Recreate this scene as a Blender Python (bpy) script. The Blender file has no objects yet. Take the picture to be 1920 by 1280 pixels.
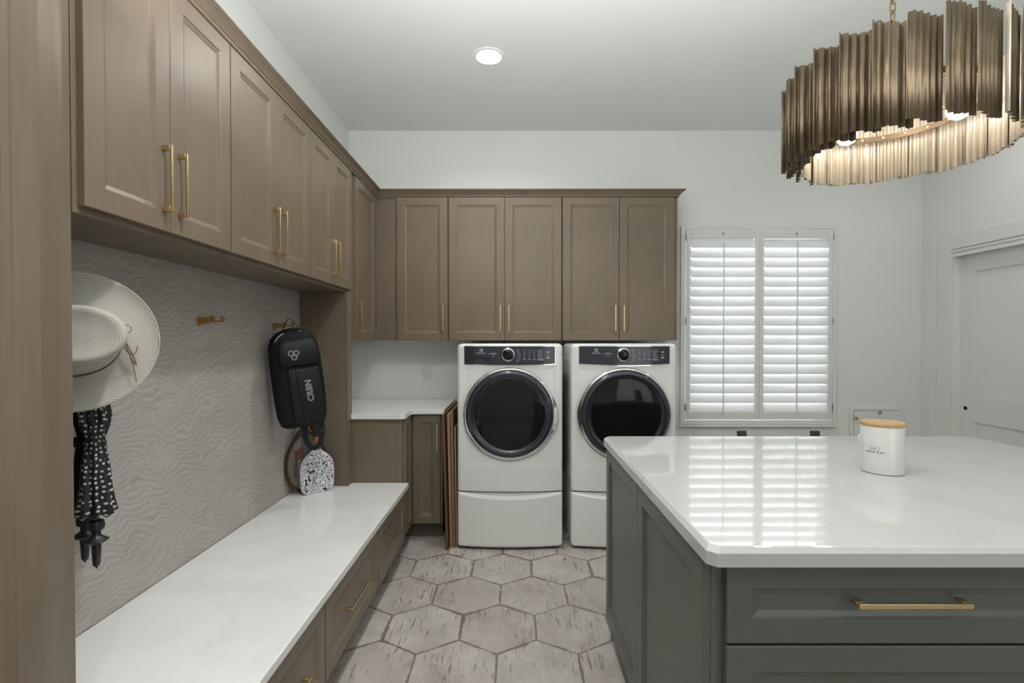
import bpy, bmesh, math, random
from mathutils import Vector, Matrix
random.seed(7)
PI = math.pi
sc = bpy.context.scene
COL = sc.collection

# ------------------------------------------------------------------ materials
def nmat(name):
    m = bpy.data.materials.new(name); m.use_nodes = True
    nt = m.node_tree; nt.nodes.clear()
    out = nt.nodes.new('ShaderNodeOutputMaterial')
    b = nt.nodes.new('ShaderNodeBsdfPrincipled')
    nt.links.new(b.outputs[0], out.inputs[0])
    return m, nt, b, out
def N(nt, t, **kw):
    n = nt.nodes.new(t)
    for k, v in kw.items(): setattr(n, k, v)
    return n
def mth(nt, op, a, b=None, c=None):
    n = nt.nodes.new('ShaderNodeMath'); n.operation = op
    for i, v in enumerate((a, b, c)):
        if v is None: continue
        if isinstance(v, (int, float)): n.inputs[i].default_value = v
        else: nt.links.new(v, n.inputs[i])
    return n.outputs[0]
def ramp(nt, fac, stops):
    r = nt.nodes.new('ShaderNodeValToRGB')
    el = r.color_ramp.elements
    while len(el) < len(stops): el.new(0.5)
    for e, (p, c) in zip(el, stops):
        e.position = p; e.color = (*c, 1) if len(c) == 3 else c
    nt.links.new(fac, r.inputs[0]); return r.outputs[0]
def mixc(nt, fac, a, b, mode='MIX'):
    n = nt.nodes.new('ShaderNodeMix'); n.data_type = 'RGBA'; n.blend_type = mode
    for s, v in ((n.inputs[0], fac), (n.inputs[6], a), (n.inputs[7], b)):
        if isinstance(v, (int, float)): s.default_value = v
        elif isinstance(v, tuple): s.default_value = (*v, 1)
        else: nt.links.new(v, s)
    return n.outputs[2]
def coords(nt, scale=(1, 1, 1), kind='Object', rot=(0, 0, 0)):
    tc = nt.nodes.new('ShaderNodeTexCoord'); mp = nt.nodes.new('ShaderNodeMapping')
    mp.inputs['Scale'].default_value = scale; mp.inputs['Rotation'].default_value = rot
    nt.links.new(tc.outputs[kind], mp.inputs[0]); return mp.outputs[0]
def noise(nt, vec, scale=5, detail=3, rough=.5, dist=0):
    n = nt.nodes.new('ShaderNodeTexNoise'); n.inputs['Scale'].default_value = scale
    n.inputs['Detail'].default_value = detail; n.inputs['Roughness'].default_value = rough
    n.inputs['Distortion'].default_value = dist
    nt.links.new(vec, n.inputs['Vector']); return n.outputs[0]
def bump(nt, b, h, strength=.2, dist=.002):
    n = nt.nodes.new('ShaderNodeBump'); n.inputs['Strength'].default_value = strength
    n.inputs['Distance'].default_value = dist
    nt.links.new(h, n.inputs['Height']); nt.links.new(n.outputs[0], b.inputs['Normal'])
def simple(name, col, rough=.5, metal=0, var=.06, scale=6, spec=.5, coat=0, emit=None, es=0):
    m, nt, b, _ = nmat(name)
    v = noise(nt, coords(nt), scale, 3)
    lo = tuple(max(0, c * (1 - var)) for c in col); hi = tuple(min(1, c * (1 + var)) for c in col)
    nt.links.new(ramp(nt, v, [(.3, lo), (.7, hi)]), b.inputs['Base Color'])
    b.inputs['Roughness'].default_value = rough; b.inputs['Metallic'].default_value = metal
    b.inputs['Specular IOR Level'].default_value = spec; b.inputs['Coat Weight'].default_value = coat
    if emit:
        b.inputs['Emission Color'].default_value = (*emit, 1); b.inputs['Emission Strength'].default_value = es
    return m
def wood_mat(name, lo, hi, rough=.38, scale=(26, 26, 1.6), spec=.35):
    m, nt, b, _ = nmat(name)
    g = noise(nt, coords(nt, scale), 3, 5, .6)
    big = noise(nt, coords(nt, (2.2, 2.2, 1.1)), 1.7, 3, .5)
    c1 = ramp(nt, g, [(.25, lo), (.75, hi)])
    c2 = ramp(nt, big, [(.3, (.86, .87, .88)), (.7, (1.06, 1.03, 1.0))])
    nt.links.new(mixc(nt, 1.0, c1, c2, 'MULTIPLY'), b.inputs['Base Color'])
    b.inputs['Roughness'].default_value = rough; b.inputs['Specular IOR Level'].default_value = spec
    bump(nt, b, g, .06, .001)
    return m

WOOD = wood_mat('taupe_stained_maple', (.161, .125, .090), (.186, .146, .107), .36)
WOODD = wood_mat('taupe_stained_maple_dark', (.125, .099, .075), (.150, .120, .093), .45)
GREEN = simple('sage_green_lacquer', (.081, .096, .078), .34, var=.04, scale=2)
WALL = simple('painted_wall', (.73, .75, .72), .55, var=.012, scale=2, spec=.3)
CEIL = simple('painted_ceiling', (.78, .80, .785), .8, var=.01, scale=2, spec=.2)
TRIM = simple('painted_trim', (.70, .72, .69), .35, var=.01, scale=2, spec=.5)
BRASS = simple('brushed_brass', (.62, .48, .27), .33, 1, var=.05, scale=40)
HOOKB = simple('antique_brass_hook', (.50, .33, .12), .35, 1, var=.05, scale=40)
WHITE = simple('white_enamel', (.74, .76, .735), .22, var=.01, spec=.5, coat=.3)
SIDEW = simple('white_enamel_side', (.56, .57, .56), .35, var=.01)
CHROME = simple('polished_chrome', (.78, .78, .80), .08, 1, var=.02)
NAVY = simple('dark_console_glass', (.022, .025, .040), .15, var=.1, coat=.2)
RINGD = simple('dark_violet_bezel', (.040, .038, .052), .24, .5, var=.05, coat=.5)
BLACKG = simple('door_glass_black', (.006, .007, .008), .06, var=.2, coat=.1, spec=.25)
BLACK = simple('black_plastic', (.012, .012, .013), .4, var=.1)
INK = simple('grey_print', (.42, .43, .46), .5, var=.02)
INKB = simple('black_print', (.02, .02, .02), .5, var=.02)
FABRIC = simple('black_nylon', (.0075, .0085, .0095), .62, var=.35, scale=60, spec=.15)
FABRIC2 = simple('black_ballistic_panel', (.010, .0125, .0135), .5, var=.25, scale=90, spec=.2)
STRAP = simple('black_webbing', (.006, .007, .011), .7, var=.2, scale=120, spec=.3)
LOGO = simple('reflective_grey_print', (.20, .20, .20), .5, var=.03)
CORDM = simple('leather_cord', (.105, .058, .030), .6, var=.2, scale=40)
CORDL = simple('tan_cord', (.22, .135, .06), .6, var=.2, scale=40)
WHPL = simple('white_plastic', (.66, .67, .65), .35, var=.01)
CERAM = simple('glazed_ceramic', (.60, .615, .59), .2, var=.01, coat=.4)
DKMET = simple('gunmetal', (.06, .062, .055), .35, .7, var=.15, scale=20)
STEEL = simple('dull_steel', (.30, .30, .28), .35, 1, var=.05)
SHADOWB = simple('shadow_gap', (.015, .012, .010), .8)
RACK = wood_mat('racket_walnut', (.030, .014, .008), (.055, .026, .015), .3, (8, 8, 8))
RACKL = wood_mat('racket_inlay', (.13, .045, .022), (.18, .07, .03), .3, (8, 8, 8))
STRING = simple('racket_string', (.50, .49, .44), .5)
ORANGE = simple('orange_grip', (.38, .115, .035), .5, var=.15, scale=30)
PADEDGE = simple('paddle_edge', (.50, .50, .54), .45)
BAMB = wood_mat('bamboo_lid', (.42, .25, .11), (.56, .36, .18), .4, (3, 40, 40))
PLYL = wood_mat('plywood_light', (.27, .17, .095), (.36, .24, .14), .5, (3, 3, 1))
PLYM = wood_mat('plywood_mid', (.19, .12, .07), (.25, .165, .10), .5, (3, 3, 1))
PLYD = wood_mat('board_brown', (.10, .052, .022), (.14, .075, .034), .4, (3, 3, 1))
BULB = simple('lamp_glow', (1, 1, 1), .4, emit=(1, .92, .82), es=50)
CANL = simple('downlight_lens', (1, 1, 1), .4, emit=(1, .98, .95), es=26)

def quartz(name='white_quartz', k=1.0):
    m, nt, b, _ = nmat(name)
    v = noise(nt, coords(nt), 2.2, 6, .6, .8)
    f = noise(nt, coords(nt), 60, 2)
    c = ramp(nt, v, [(.35, (.655 * k, .67 * k, .65 * k)), (.5, (.70 * k, .715 * k, .70 * k)), (.62, (.68 * k, .69 * k, .675 * k))])
    c2 = ramp(nt, f, [(.3, (.985, .985, .985)), (.7, (1, 1, 1))])
    nt.links.new(mixc(nt, 1.0, c, c2, 'MULTIPLY'), b.inputs['Base Color'])
    b.inputs['Roughness'].default_value = .045; b.inputs['Specular IOR Level'].default_value = .5 if k == 1 else .36
    return m
QUARTZ = quartz(); QUARTZI = quartz('island_quartz', .64)

def floor_mat():
    m, nt, b, _ = nmat('distressed_hex_tile')
    W = .3525; H = W * math.sqrt(3)
    tc = N(nt, 'ShaderNodeTexCoord'); sx = N(nt, 'ShaderNodeSeparateXYZ')
    nt.links.new(tc.outputs['Object'], sx.inputs[0])
    X = mth(nt, 'ADD', sx.outputs[0], .077 + W * 40)
    Y = mth(nt, 'ADD', sx.outputs[1], -2.329 + H * 40)
    def cell(ox, oy):
        gx = mth(nt, 'SUBTRACT', mth(nt, 'MODULO', mth(nt, 'ADD', X, ox), W), W / 2)
        gy = mth(nt, 'SUBTRACT', mth(nt, 'MODULO', mth(nt, 'ADD', Y, oy), H), H / 2)
        return gx, gy
    ax, ay = cell(W / 2, H / 2); bx, by = cell(0, 0)
    la = mth(nt, 'ADD', mth(nt, 'MULTIPLY', ax, ax), mth(nt, 'MULTIPLY', ay, ay))
    lb = mth(nt, 'ADD', mth(nt, 'MULTIPLY', bx, bx), mth(nt, 'MULTIPLY', by, by))
    sel = mth(nt, 'LESS_THAN', la, lb)
    def pick(a, c):
        return mth(nt, 'ADD', mth(nt, 'MULTIPLY', a, sel), mth(nt, 'MULTIPLY', c, mth(nt, 'SUBTRACT', 1, sel)))
    gx, gy = pick(ax, bx), pick(ay, by)
    agx, agy = mth(nt, 'ABSOLUTE', gx), mth(nt, 'ABSOLUTE', gy)
    d = mth(nt, 'SUBTRACT', W / 2, mth(nt, 'MAXIMUM', agx, mth(nt, 'ADD', mth(nt, 'MULTIPLY', agx, .5), mth(nt, 'MULTIPLY', agy, .8660254))))
    idx, idy = mth(nt, 'SUBTRACT', X, gx), mth(nt, 'SUBTRACT', Y, gy)
    cid = N(nt, 'ShaderNodeCombineXYZ'); nt.links.new(idx, cid.inputs[0]); nt.links.new(idy, cid.inputs[1])
    wn = N(nt, 'ShaderNodeTexWhiteNoise'); nt.links.new(cid.outputs[0], wn.inputs[0])
    # per tile offset for the scrape texture
    off = N(nt, 'ShaderNodeVectorMath', operation='SCALE'); off.inputs[3].default_value = 9
    nt.links.new(wn.outputs['Color'], off.inputs[0])
    add = N(nt, 'ShaderNodeVectorMath', operation='ADD')
    nt.links.new(tc.outputs['Object'], add.inputs[0]); nt.links.new(off.outputs[0], add.inputs[1])
    def mapd(s):
        mp = N(nt, 'ShaderNodeMapping'); mp.inputs['Scale'].default_value = s
        nt.links.new(add.outputs[0], mp.inputs[0]); return mp.outputs[0]
    streak = noise(nt, mapd((34, 3.4, 1)), 2.2, 6, .68, .5)
    mask = noise(nt, mapd((2.3, 1.6, 1)), 2.6, 2, .5)
    fine = noise(nt, mapd((110, 7, 1)), 2, 4, .7)
    patch = noise(nt, mapd((3.5, 2.5, 1)), 2.2, 5, .6)
    base = ramp(nt, patch, [(.28, (.345, .315, .296)), (.5, (.425, .395, .375)), (.72, (.51, .485, .468))])
    tint = ramp(nt, wn.outputs[0], [(0, (.93, .90, .89)), (1, (1.05, 1.05, 1.05))])
    base = mixc(nt, 1.0, base, tint, 'MULTIPLY')
    fl = ramp(nt, fine, [(.36, (.80, .77, .75)), (.56, (1.02, 1.02, 1.02))])
    base = mixc(nt, .55, base, fl, 'MULTIPLY')
    sm = mth(nt, 'MULTIPLY', ramp(nt, streak, [(.555, (0, 0, 0)), (.62, (1, 1, 1))]), ramp(nt, mask, [(.46, (0, 0, 0)), (.56, (1, 1, 1))]))
    base = mixc(nt, mth(nt, 'MULTIPLY', sm, .72), base, (.105, .068, .050))
    # chipped, dirty tile borders
    en = noise(nt, coords(nt, (1, 1, 1)), 30, 5, .75)
    em = noise(nt, coords(nt, (1, 1, 1)), 5, 2, .5)
    width = mth(nt, 'MULTIPLY', mth(nt, 'POWER', mth(nt, 'MULTIPLY', en, mth(nt, 'MULTIPLY', em, 2.0)), 2.2), .023)
    chip = mth(nt, 'LESS_THAN', d, mth(nt, 'ADD', width, .0008))
    base = mixc(nt, mth(nt, 'MULTIPLY', chip, .8), base, (.115, .078, .058))
    grout = mth(nt, 'LESS_THAN', d, .0016)
    base = mixc(nt, mth(nt, 'MULTIPLY', grout, .45), base, (.23, .20, .18))
    nt.links.new(base, b.inputs['Base Color'])
    b.inputs['Roughness'].default_value = .36; b.inputs['Specular IOR Level'].default_value = .45
    hgt = mth(nt, 'SUBTRACT', mth(nt, 'MINIMUM', mth(nt, 'MULTIPLY', d, 200), 1), mth(nt, 'MULTIPLY', sm, .3))
    bump(nt, b, hgt, .35, .002)
    return m
FLOOR = floor_mat()

def paper_mat():
    m, nt, b, _ = nmat('wave_wallpaper')
    tc = N(nt, 'ShaderNodeTexCoord'); sx = N(nt, 'ShaderNodeSeparateXYZ')
    nt.links.new(tc.outputs['Object'], sx.inputs[0])
    y, z = sx.outputs[1], sx.outputs[2]
    def layer(sc_, amp, freq, seed, tilt=0.0):
        v = N(nt, 'ShaderNodeCombineXYZ'); nt.links.new(y, v.inputs[1]); nt.links.new(z, v.inputs[2]); v.inputs[0].default_value = seed
        n = noise(nt, v.outputs[0], sc_, 2, .45)
        n2 = noise(nt, v.outputs[0], sc_ * 3.1, 2, .5)
        zz = mth(nt, 'ADD', z, mth(nt, 'ADD', mth(nt, 'MULTIPLY', n, amp), mth(nt, 'ADD', mth(nt, 'MULTIPLY', n2, amp * .22), mth(nt, 'MULTIPLY', y, tilt))))
        return mth(nt, 'SINE', mth(nt, 'MULTIPLY', zz, freq))
    # scalloped brush strokes: small arcs repeated along the paper
    arc = mth(nt, 'MULTIPLY', mth(nt, 'ABSOLUTE', mth(nt, 'SINE', mth(nt, 'MULTIPLY', mth(nt, 'ADD', y, mth(nt, 'MULTIPLY', z, .55)), 24))), .026)
    l1 = layer(2.6, .34, 300, 0.0, -.12)
    l2 = layer(3.2, .45, 170, 7.3, -.35)
    v2 = N(nt, 'ShaderNodeCombineXYZ'); nt.links.new(y, v2.inputs[1]); nt.links.new(mth(nt, 'ADD', z, arc), v2.inputs[2])
    n3 = noise(nt, v2.outputs[0], 3.2, 2, .5)
    l3 = mth(nt, 'SINE', mth(nt, 'MULTIPLY', mth(nt, 'ADD', mth(nt, 'ADD', z, arc), mth(nt, 'MULTIPLY', n3, .20)), 300))
    msk = noise(nt, coords(nt, (1, 1, 1)), 3.4, 3, .5)
    mk = ramp(nt, msk, [(.42, (0, 0, 0)), (.58, (1, 1, 1))])
    mixn = N(nt, 'ShaderNodeMix'); nt.links.new(mk, mixn.inputs[0]); nt.links.new(l1, mixn.inputs[2]); nt.links.new(l3, mixn.inputs[3])
    tot = mth(nt, 'ADD', mth(nt, 'MULTIPLY', mixn.outputs[0], .5), mth(nt, 'MULTIPLY', l2, .25))
    tot = mth(nt, 'ADD', mth(nt, 'MULTIPLY', tot, .5), .5)
    soft = noise(nt, coords(nt, (1, 2, 5), rot=(.5, 0, 0)), 2.4, 4, .55)
    c = ramp(nt, tot, [(.12, (.33, .300, .275)), (.5, (.375, .345, .320)), (.9, (.43, .40, .375))])
    c2 = ramp(nt, soft, [(.35, (.92, .92, .92)), (.62, (1.0, 1, 1)), (.74, (1.12, 1.12, 1.12))])
    nt.links.new(mixc(nt, 1.0, c, c2, 'MULTIPLY'), b.inputs['Base Color'])
    b.inputs['Roughness'].default_value = .6
    bump(nt, b, tot, .25, .001)
    return m
PAPER = paper_mat()

def straw_mat():
    m, nt, b, _ = nmat('woven_straw')
    tc = N(nt, 'ShaderNodeTexCoord'); ln = N(nt, 'ShaderNodeVectorMath', operation='LENGTH')
    sp = N(nt, 'ShaderNodeSeparateXYZ'); nt.links.new(tc.outputs['Object'], sp.inputs[0])
    cb = N(nt, 'ShaderNodeCombineXYZ')
    nt.links.new(sp.outputs[0], cb.inputs[0]); nt.links.new(mth(nt, 'MULTIPLY', sp.outputs[2], 1.18), cb.inputs[2])
    nt.links.new(cb.outputs[0], ln.inputs[0])
    rr = mth(nt, 'ADD', ln.outputs['Value'], mth(nt, 'MULTIPLY', sp.outputs[1], 1.0))
    s = mth(nt, 'SINE', mth(nt, 'MULTIPLY', rr, 1500))
    s01 = mth(nt, 'ADD', mth(nt, 'MULTIPLY', s, .5), .5)
    c = ramp(nt, s01, [(.05, (.31, .29, .245)), (.45, (.45, .435, .39)), (1, (.51, .495, .45))])
    nt.links.new(c, b.inputs['Base Color']); b.inputs['Roughness'].default_value = .7
    bump(nt, b, s01, .5, .001)
    return m
STRAW = straw_mat()

def dots_mat():
    m, nt, b, _ = nmat('polka_dot_nylon')
    tc = N(nt, 'ShaderNodeTexCoord'); sp = N(nt, 'ShaderNodeSeparateXYZ'); nt.links.new(tc.outputs['Object'], sp.inputs[0])
    cb = N(nt, 'ShaderNodeCombineXYZ')
    nt.links.new(mth(nt, 'MULTIPLY', mth(nt, 'ARCTAN2', sp.outputs[1], sp.outputs[0]), .036), cb.inputs[0]); nt.links.new(sp.outputs[2], cb.inputs[1])
    v = N(nt, 'ShaderNodeTexVoronoi'); v.voronoi_dimensions = '2D'; v.inputs['Scale'].default_value = 62; v.inputs['Randomness'].default_value = .45
    nt.links.new(cb.outputs[0], v.inputs['Vector'])
    d = mth(nt, 'LESS_THAN', v.outputs['Distance'], .22)
    nt.links.new(mixc(nt, d, (.008, .008, .011), (.46, .46, .44)), b.inputs['Base Color'])
    b.inputs['Roughness'].default_value = .55
    return m
DOTS = dots_mat()

def doodle_mat():
    m, nt, b, _ = nmat('ink_doodle_print')
    co = coords(nt, (1, 1, 1))
    n1 = noise(nt, co, 17, 2, .5, 1.8); n2 = noise(nt, co, 34, 1, .5, 1.2)
    def iso(n, lev, w): return mth(nt, 'LESS_THAN', mth(nt, 'ABSOLUTE', mth(nt, 'SUBTRACT', n, lev)), w)
    a = mth(nt, 'MAXIMUM', iso(n1, .5, .014), iso(n1, .42, .015))
    a = mth(nt, 'MAXIMUM', a, iso(n1, .58, .014))
    a = mth(nt, 'MAXIMUM', a, mth(nt, 'GREATER_THAN', n2, .63))
    a = mth(nt, 'MAXIMUM', a, mth(nt, 'LESS_THAN', n1, .30))
    nt.links.new(mixc(nt, a, (.66, .67, .70), (.012, .012, .014)), b.inputs['Base Color'])
    b.inputs['Roughness'].default_value = .45
    return m
DOODLE = doodle_mat()

def bronze_mat():
    m, nt, b, _ = nmat('aged_brass_sheet')
    g = noise(nt, coords(nt, (1, 1, 1)), 7, 4, .6)
    f = noise(nt, coords(nt, (60, 60, 1.5)), 3, 3, .6)
    c = ramp(nt, g, [(.3, (.078, .055, .031)), (.55, (.120, .088, .052)), (.75, (.170, .128, .080))])
    c = mixc(nt, .5, c, ramp(nt, f, [(.3, (.8, .8, .8)), (.7, (1.1, 1.1, 1.1))]), 'MULTIPLY')
    nt.links.new(c, b.inputs['Base Color']); b.inputs['Metallic'].default_value = .7
    b.inputs['Roughness'].default_value = .42
    return m
BRONZE = bronze_mat()
BRONZEGLOW = simple('brass_sheet_painted_glow', (.50, .43, .33), .45, .35, var=.08, scale=14)  # inner side of the brass sheets, bulb glow put into its lighter colour
RINGM = simple('bronze_bar', (.20, .145, .09), .4, .9, var=.1, scale=30)

def glass_mat():
    m = bpy.data.materials.new('window_glass'); m.use_nodes = True; nt = m.node_tree; nt.nodes.clear()
    o = nt.nodes.new('ShaderNodeOutputMaterial'); mx = nt.nodes.new('ShaderNodeMixShader')
    t = nt.nodes.new('ShaderNodeBsdfTransparent'); g = nt.nodes.new('ShaderNodeBsdfGlossy'); g.inputs['Roughness'].default_value = .02
    fr = nt.nodes.new('ShaderNodeFresnel'); fr.inputs[0].default_value = 1.3
    nt.links.new(fr.outputs[0], mx.inputs[0]); nt.links.new(t.outputs[0], mx.inputs[1]); nt.links.new(g.outputs[0], mx.inputs[2])
    nt.links.new(mx.outputs[0], o.inputs[0]); return m
GLASS = glass_mat()
def louver_mat():
    m, nt, b, out = nmat('louver_paint')
    v = noise(nt, coords(nt), 2, 2)
    nt.links.new(ramp(nt, v, [(.3, (.74, .75, .75)), (.7, (.78, .79, .79))]), b.inputs['Base Color'])
    b.inputs['Roughness'].default_value = .35
    tr = nt.nodes.new('ShaderNodeBsdfTranslucent'); tr.inputs[0].default_value = (.9, .92, .95, 1)
    mx = nt.nodes.new('ShaderNodeMixShader'); mx.inputs[0].default_value = .12
    nt.links.new(b.outputs[0], mx.inputs[1]); nt.links.new(tr.outputs[0], mx.inputs[2]); nt.links.new(mx.outputs[0], out.inputs[0])
    return m
LOUV = louver_mat()

# ------------------------------------------------------------------ mesh helpers
def BM(): return bmesh.new()
def box(bm, x0, x1, y0, y1, z0, z1):
    vs = [bm.verts.new(p) for p in ((x0, y0, z0), (x1, y0, z0), (x1, y1, z0), (x0, y1, z0), (x0, y0, z1), (x1, y0, z1), (x1, y1, z1), (x0, y1, z1))]
    for f in ((0, 3, 2, 1), (4, 5, 6, 7), (0, 1, 5, 4), (1, 2, 6, 5), (2, 3, 7, 6), (3, 0, 4, 7)):
        bm.faces.new([vs[i] for i in f])
    return vs
def prism(bm, pts, axis, a, b):
    """extrude polygon pts (2D) along axis between a and b"""
    def mk(p, t):
        return {'x': (t, p[0], p[1]), 'y': (p[0], t, p[1]), 'z': (p[0], p[1], t)}[axis]
    A = [bm.verts.new(mk(p, a)) for p in pts]; B = [bm.verts.new(mk(p, b)) for p in pts]
    n = len(pts)
    bm.faces.new(A); bm.faces.new(B[::-1])
    for i in range(n): bm.faces.new((A[i], B[i], B[(i + 1) % n], A[(i + 1) % n]))
def loft(bm, rings, cap0=True, cap1=True, closed=True):
    R = [[bm.verts.new(p) for p in r] for r in rings]
    n = len(R[0])
    for a, b in zip(R, R[1:]):
        for i in range(n if closed else n - 1):
            j = (i + 1) % n
            bm.faces.new((a[i], a[j], b[j], b[i]))
    if cap0 and closed: bm.faces.new(R[0][::-1])
    if cap1 and closed: bm.faces.new(R[-1])
    return R
def lathe(bm, prof, axis='z', c=(0, 0, 0), seg=48, sx=1, sy=1, cap0=True, cap1=True):
    rings = []
    for r, h in prof:
        ring = []
        for i in range(seg):
            a = 2 * PI * i / seg; u, v = r * math.cos(a) * sx, r * math.sin(a) * sy
            p = {'z': (u, v, h), 'y': (u, h, v), 'x': (h, u, v)}[axis]
            ring.append((p[0] + c[0], p[1] + c[1], p[2] + c[2]))
        rings.append(ring)
    loft(bm, rings, cap0, cap1)
def tube(bm, pts, r, seg=8, closed=False, flat=None):
    pts = [Vector(p) for p in pts]; n = len(pts); rings = []
    up = Vector((0, 0, 1)); prev = None
    for i, p in enumerate(pts):
        if closed: t = pts[(i + 1) % n] - pts[i - 1]
        else: t = pts[min(i + 1, n - 1)] - pts[max(i - 1, 0)]
        t.normalize()
        if prev is None:
            a = t.cross(up)
            if a.length < 1e-3: a = t.cross(Vector((1, 0, 0)))
            a.normalize()
        else:
            a = prev - t * prev.dot(t)
            if a.length < 1e-4: a = t.cross(up)
            a.normalize()
        prev = a; b_ = t.cross(a)
        rr = r[i] if isinstance(r, (list, tuple)) else r
        r1, r2 = (rr, rr) if flat is None else flat
        rings.append([p + a * math.cos(2 * PI * k / seg) * r1 + b_ * math.sin(2 * PI * k / seg) * r2 for k in range(seg)])
    if closed: rings.append(rings[0])
    loft(bm, rings, not closed, not closed)
def strap(bm, pts, w, t, wdir):
    """flat ribbon: w along wdir, t thick"""
    pts = [Vector(p) for p in pts]; wd = Vector(wdir).normalized(); rings = []
    for i, p in enumerate(pts):
        tg = (pts[min(i + 1, len(pts) - 1)] - pts[max(i - 1, 0)]).normalized()
        nn = tg.cross(wd).normalized(); ww = nn.cross(tg).normalized()
        rings.append([p + ww * w / 2 + nn * t / 2, p - ww * w / 2 + nn * t / 2, p - ww * w / 2 - nn * t / 2, p + ww * w / 2 - nn * t / 2])
    loft(bm, rings)
def smooth_path(pts, n=8):
    pts = [Vector(p) for p in pts]; out = []
    P = [pts[0]] + pts + [pts[-1]]
    for i in range(1, len(P) - 2):
        for k in range(n):
            t = k / n; a, b, c, d = P[i - 1], P[i], P[i + 1], P[i + 2]
            out.append(.5 * ((2 * b) + (-a + c) * t + (2 * a - 5 * b + 4 * c - d) * t * t + (-a + 3 * b - 3 * c + d) * t ** 3))
    out.append(pts[-1]); return out
def panel(bm, x0, x1, z0, z1, y, t=.019, fw=.057, rec=.009):
    """shaker style front: faces -y, front plane at y, back at y+t"""
    e = .0018
    rings = [(0, y + t), (0, y + e), (e, y), (fw, y), (fw + .003, y + .0035), (fw + .014, y + rec - .002), (fw + .016, y + rec)]
    R = []
    for ins, yy in rings:
        R.append([(x0 + ins, yy, z0 + ins), (x1 - ins, yy, z0 + ins), (x1 - ins, yy, z1 - ins), (x0 + ins, yy, z1 - ins)])
    loft(bm, R)
def rrect(x0, x1, z0, z1, r, n=6):
    pts = []
    for cx, cz, a0 in ((x1 - r, z0 + r, -PI / 2), (x1 - r, z1 - r, 0), (x0 + r, z1 - r, PI / 2), (x0 + r, z0 + r, PI)):
        for k in range(n + 1):
            a = a0 + PI / 2 * k / n; pts.append((cx + r * math.cos(a), cz + r * math.sin(a)))
    return pts
def obj(name, bm, mat, parent=None, smooth=False, bevel=0, seg=2, ang=35, label=None, recalc=True):
    if recalc: bmesh.ops.recalc_face_normals(bm, faces=bm.faces)
    me = bpy.data.meshes.new(name); bm.to_mesh(me); bm.free()
    o = bpy.data.objects.new(name, me); COL.objects.link(o)
    if mat: me.materials.append(mat)
    if parent: o.parent = parent
    if smooth:
        for p in me.polygons: p.use_smooth = True
        try: me.set_sharp_from_angle(angle=math.radians(ang))
        except Exception: pass
    if bevel:
        md = o.modifiers.new('bevel', 'BEVEL'); md.width = bevel; md.segments = seg; md.limit_method = 'ANGLE'; md.angle_limit = math.radians(40)
        md.harden_normals = False
        for p in me.polygons: p.use_smooth = True
        try: me.set_sharp_from_angle(angle=math.radians(30))
        except Exception: pass
    if label: o['label'] = label
    return o
def tag(o, label, cat, group=None):
    o['label'] = label; o['category'] = cat
    if group: o['group'] = group
    return o
def thing(name, label, cat, loc=(0, 0, 0), rotz=0, group=None):
    o = bpy.data.objects.new(name, None); COL.objects.link(o)
    o.empty_display_size = .05
    o.location = loc; o.rotation_euler = (0, 0, rotz)
    return tag(o, label, cat, group)
def struct(name, bm, mat, parent=None, bevel=0):
    o = obj(name, bm, mat, parent, bevel=bevel)
    if parent is None: o['kind'] = 'structure'
    return o
def text_bm(txt, size, spacing=1.0, bold=0.0, depth=0.0006):
    cu = bpy.data.curves.new('lettering', 'FONT'); cu.body = txt; cu.size = size; cu.space_character = spacing
    cu.align_x = 'CENTER'; cu.align_y = 'CENTER'; cu.extrude = depth; cu.offset = bold
    cu.resolution_u = 3
    o = bpy.data.objects.new('lettering', cu); COL.objects.link(o)
    dg = bpy.context.evaluated_depsgraph_get(); dg.update()
    me = bpy.data.meshes.new_from_object(o.evaluated_get(dg))
    bm = bmesh.new(); bm.from_mesh(me)
    bpy.data.objects.remove(o); bpy.data.curves.remove(cu); bpy.data.meshes.remove(me)
    return bm

# ------------------------------------------------------------------ room shell
XL, XR, YB, YF, ZC = -1.335, 3.283, 3.99, -2.2, 3.055
bm = BM(); box(bm, XL - .15, XR + .4, YF - .15, YB + .15, -.1, 0); struct('floor', bm, FLOOR)
bm = BM()
CX, CY, CR = -.154, 2.96, .075
box(bm, XL - .15, XR + .4, YF - .15, YB + .15, ZC, ZC + .1); struct('ceiling', bm, CEIL)
bm = BM(); box(bm, XL - .15, XL, YF - .15, YB + .15, 0, ZC); struct('wall_left', bm, WALL)
bm = BM(); box(bm, XL, XR + .4, YF - .15, YF, 0, ZC); struct('wall_front', bm, WALL)
WX0, WX1, WZ0, WZ1 = 1.372, 2.56, .725, 2.262
bm = BM()
for a in ((XL, WX0, 0, ZC), (WX1, XR + .4, 0, ZC), (WX0, WX1, 0, WZ0), (WX0, WX1, WZ1, ZC)):
    box(bm, a[0], a[1], YB, YB + .15, a[2], a[3])
struct('wall_back', bm, WALL)
DY1, DY0, DZ = 3.70, 2.78, 2.0
bm = BM()
box(bm, XR, XR + .14, DY1, YB, 0, ZC); box(bm, XR, XR + .14, DY0, DY1, DZ, ZC); box(bm, XR, XR + .14, YF, DY0, 0, ZC)
struct('wall_right', bm, WALL)
# wallpaper sheet inside the bench niche
bm = BM(); box(bm, XL + .0005, XL + .003, 1.176, 3.06, .46, 1.665)
o = struct('trim_1', bm, PAPER); o['label'] = 'grey wallpaper with fine brushed wave lines behind the bench'

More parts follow.
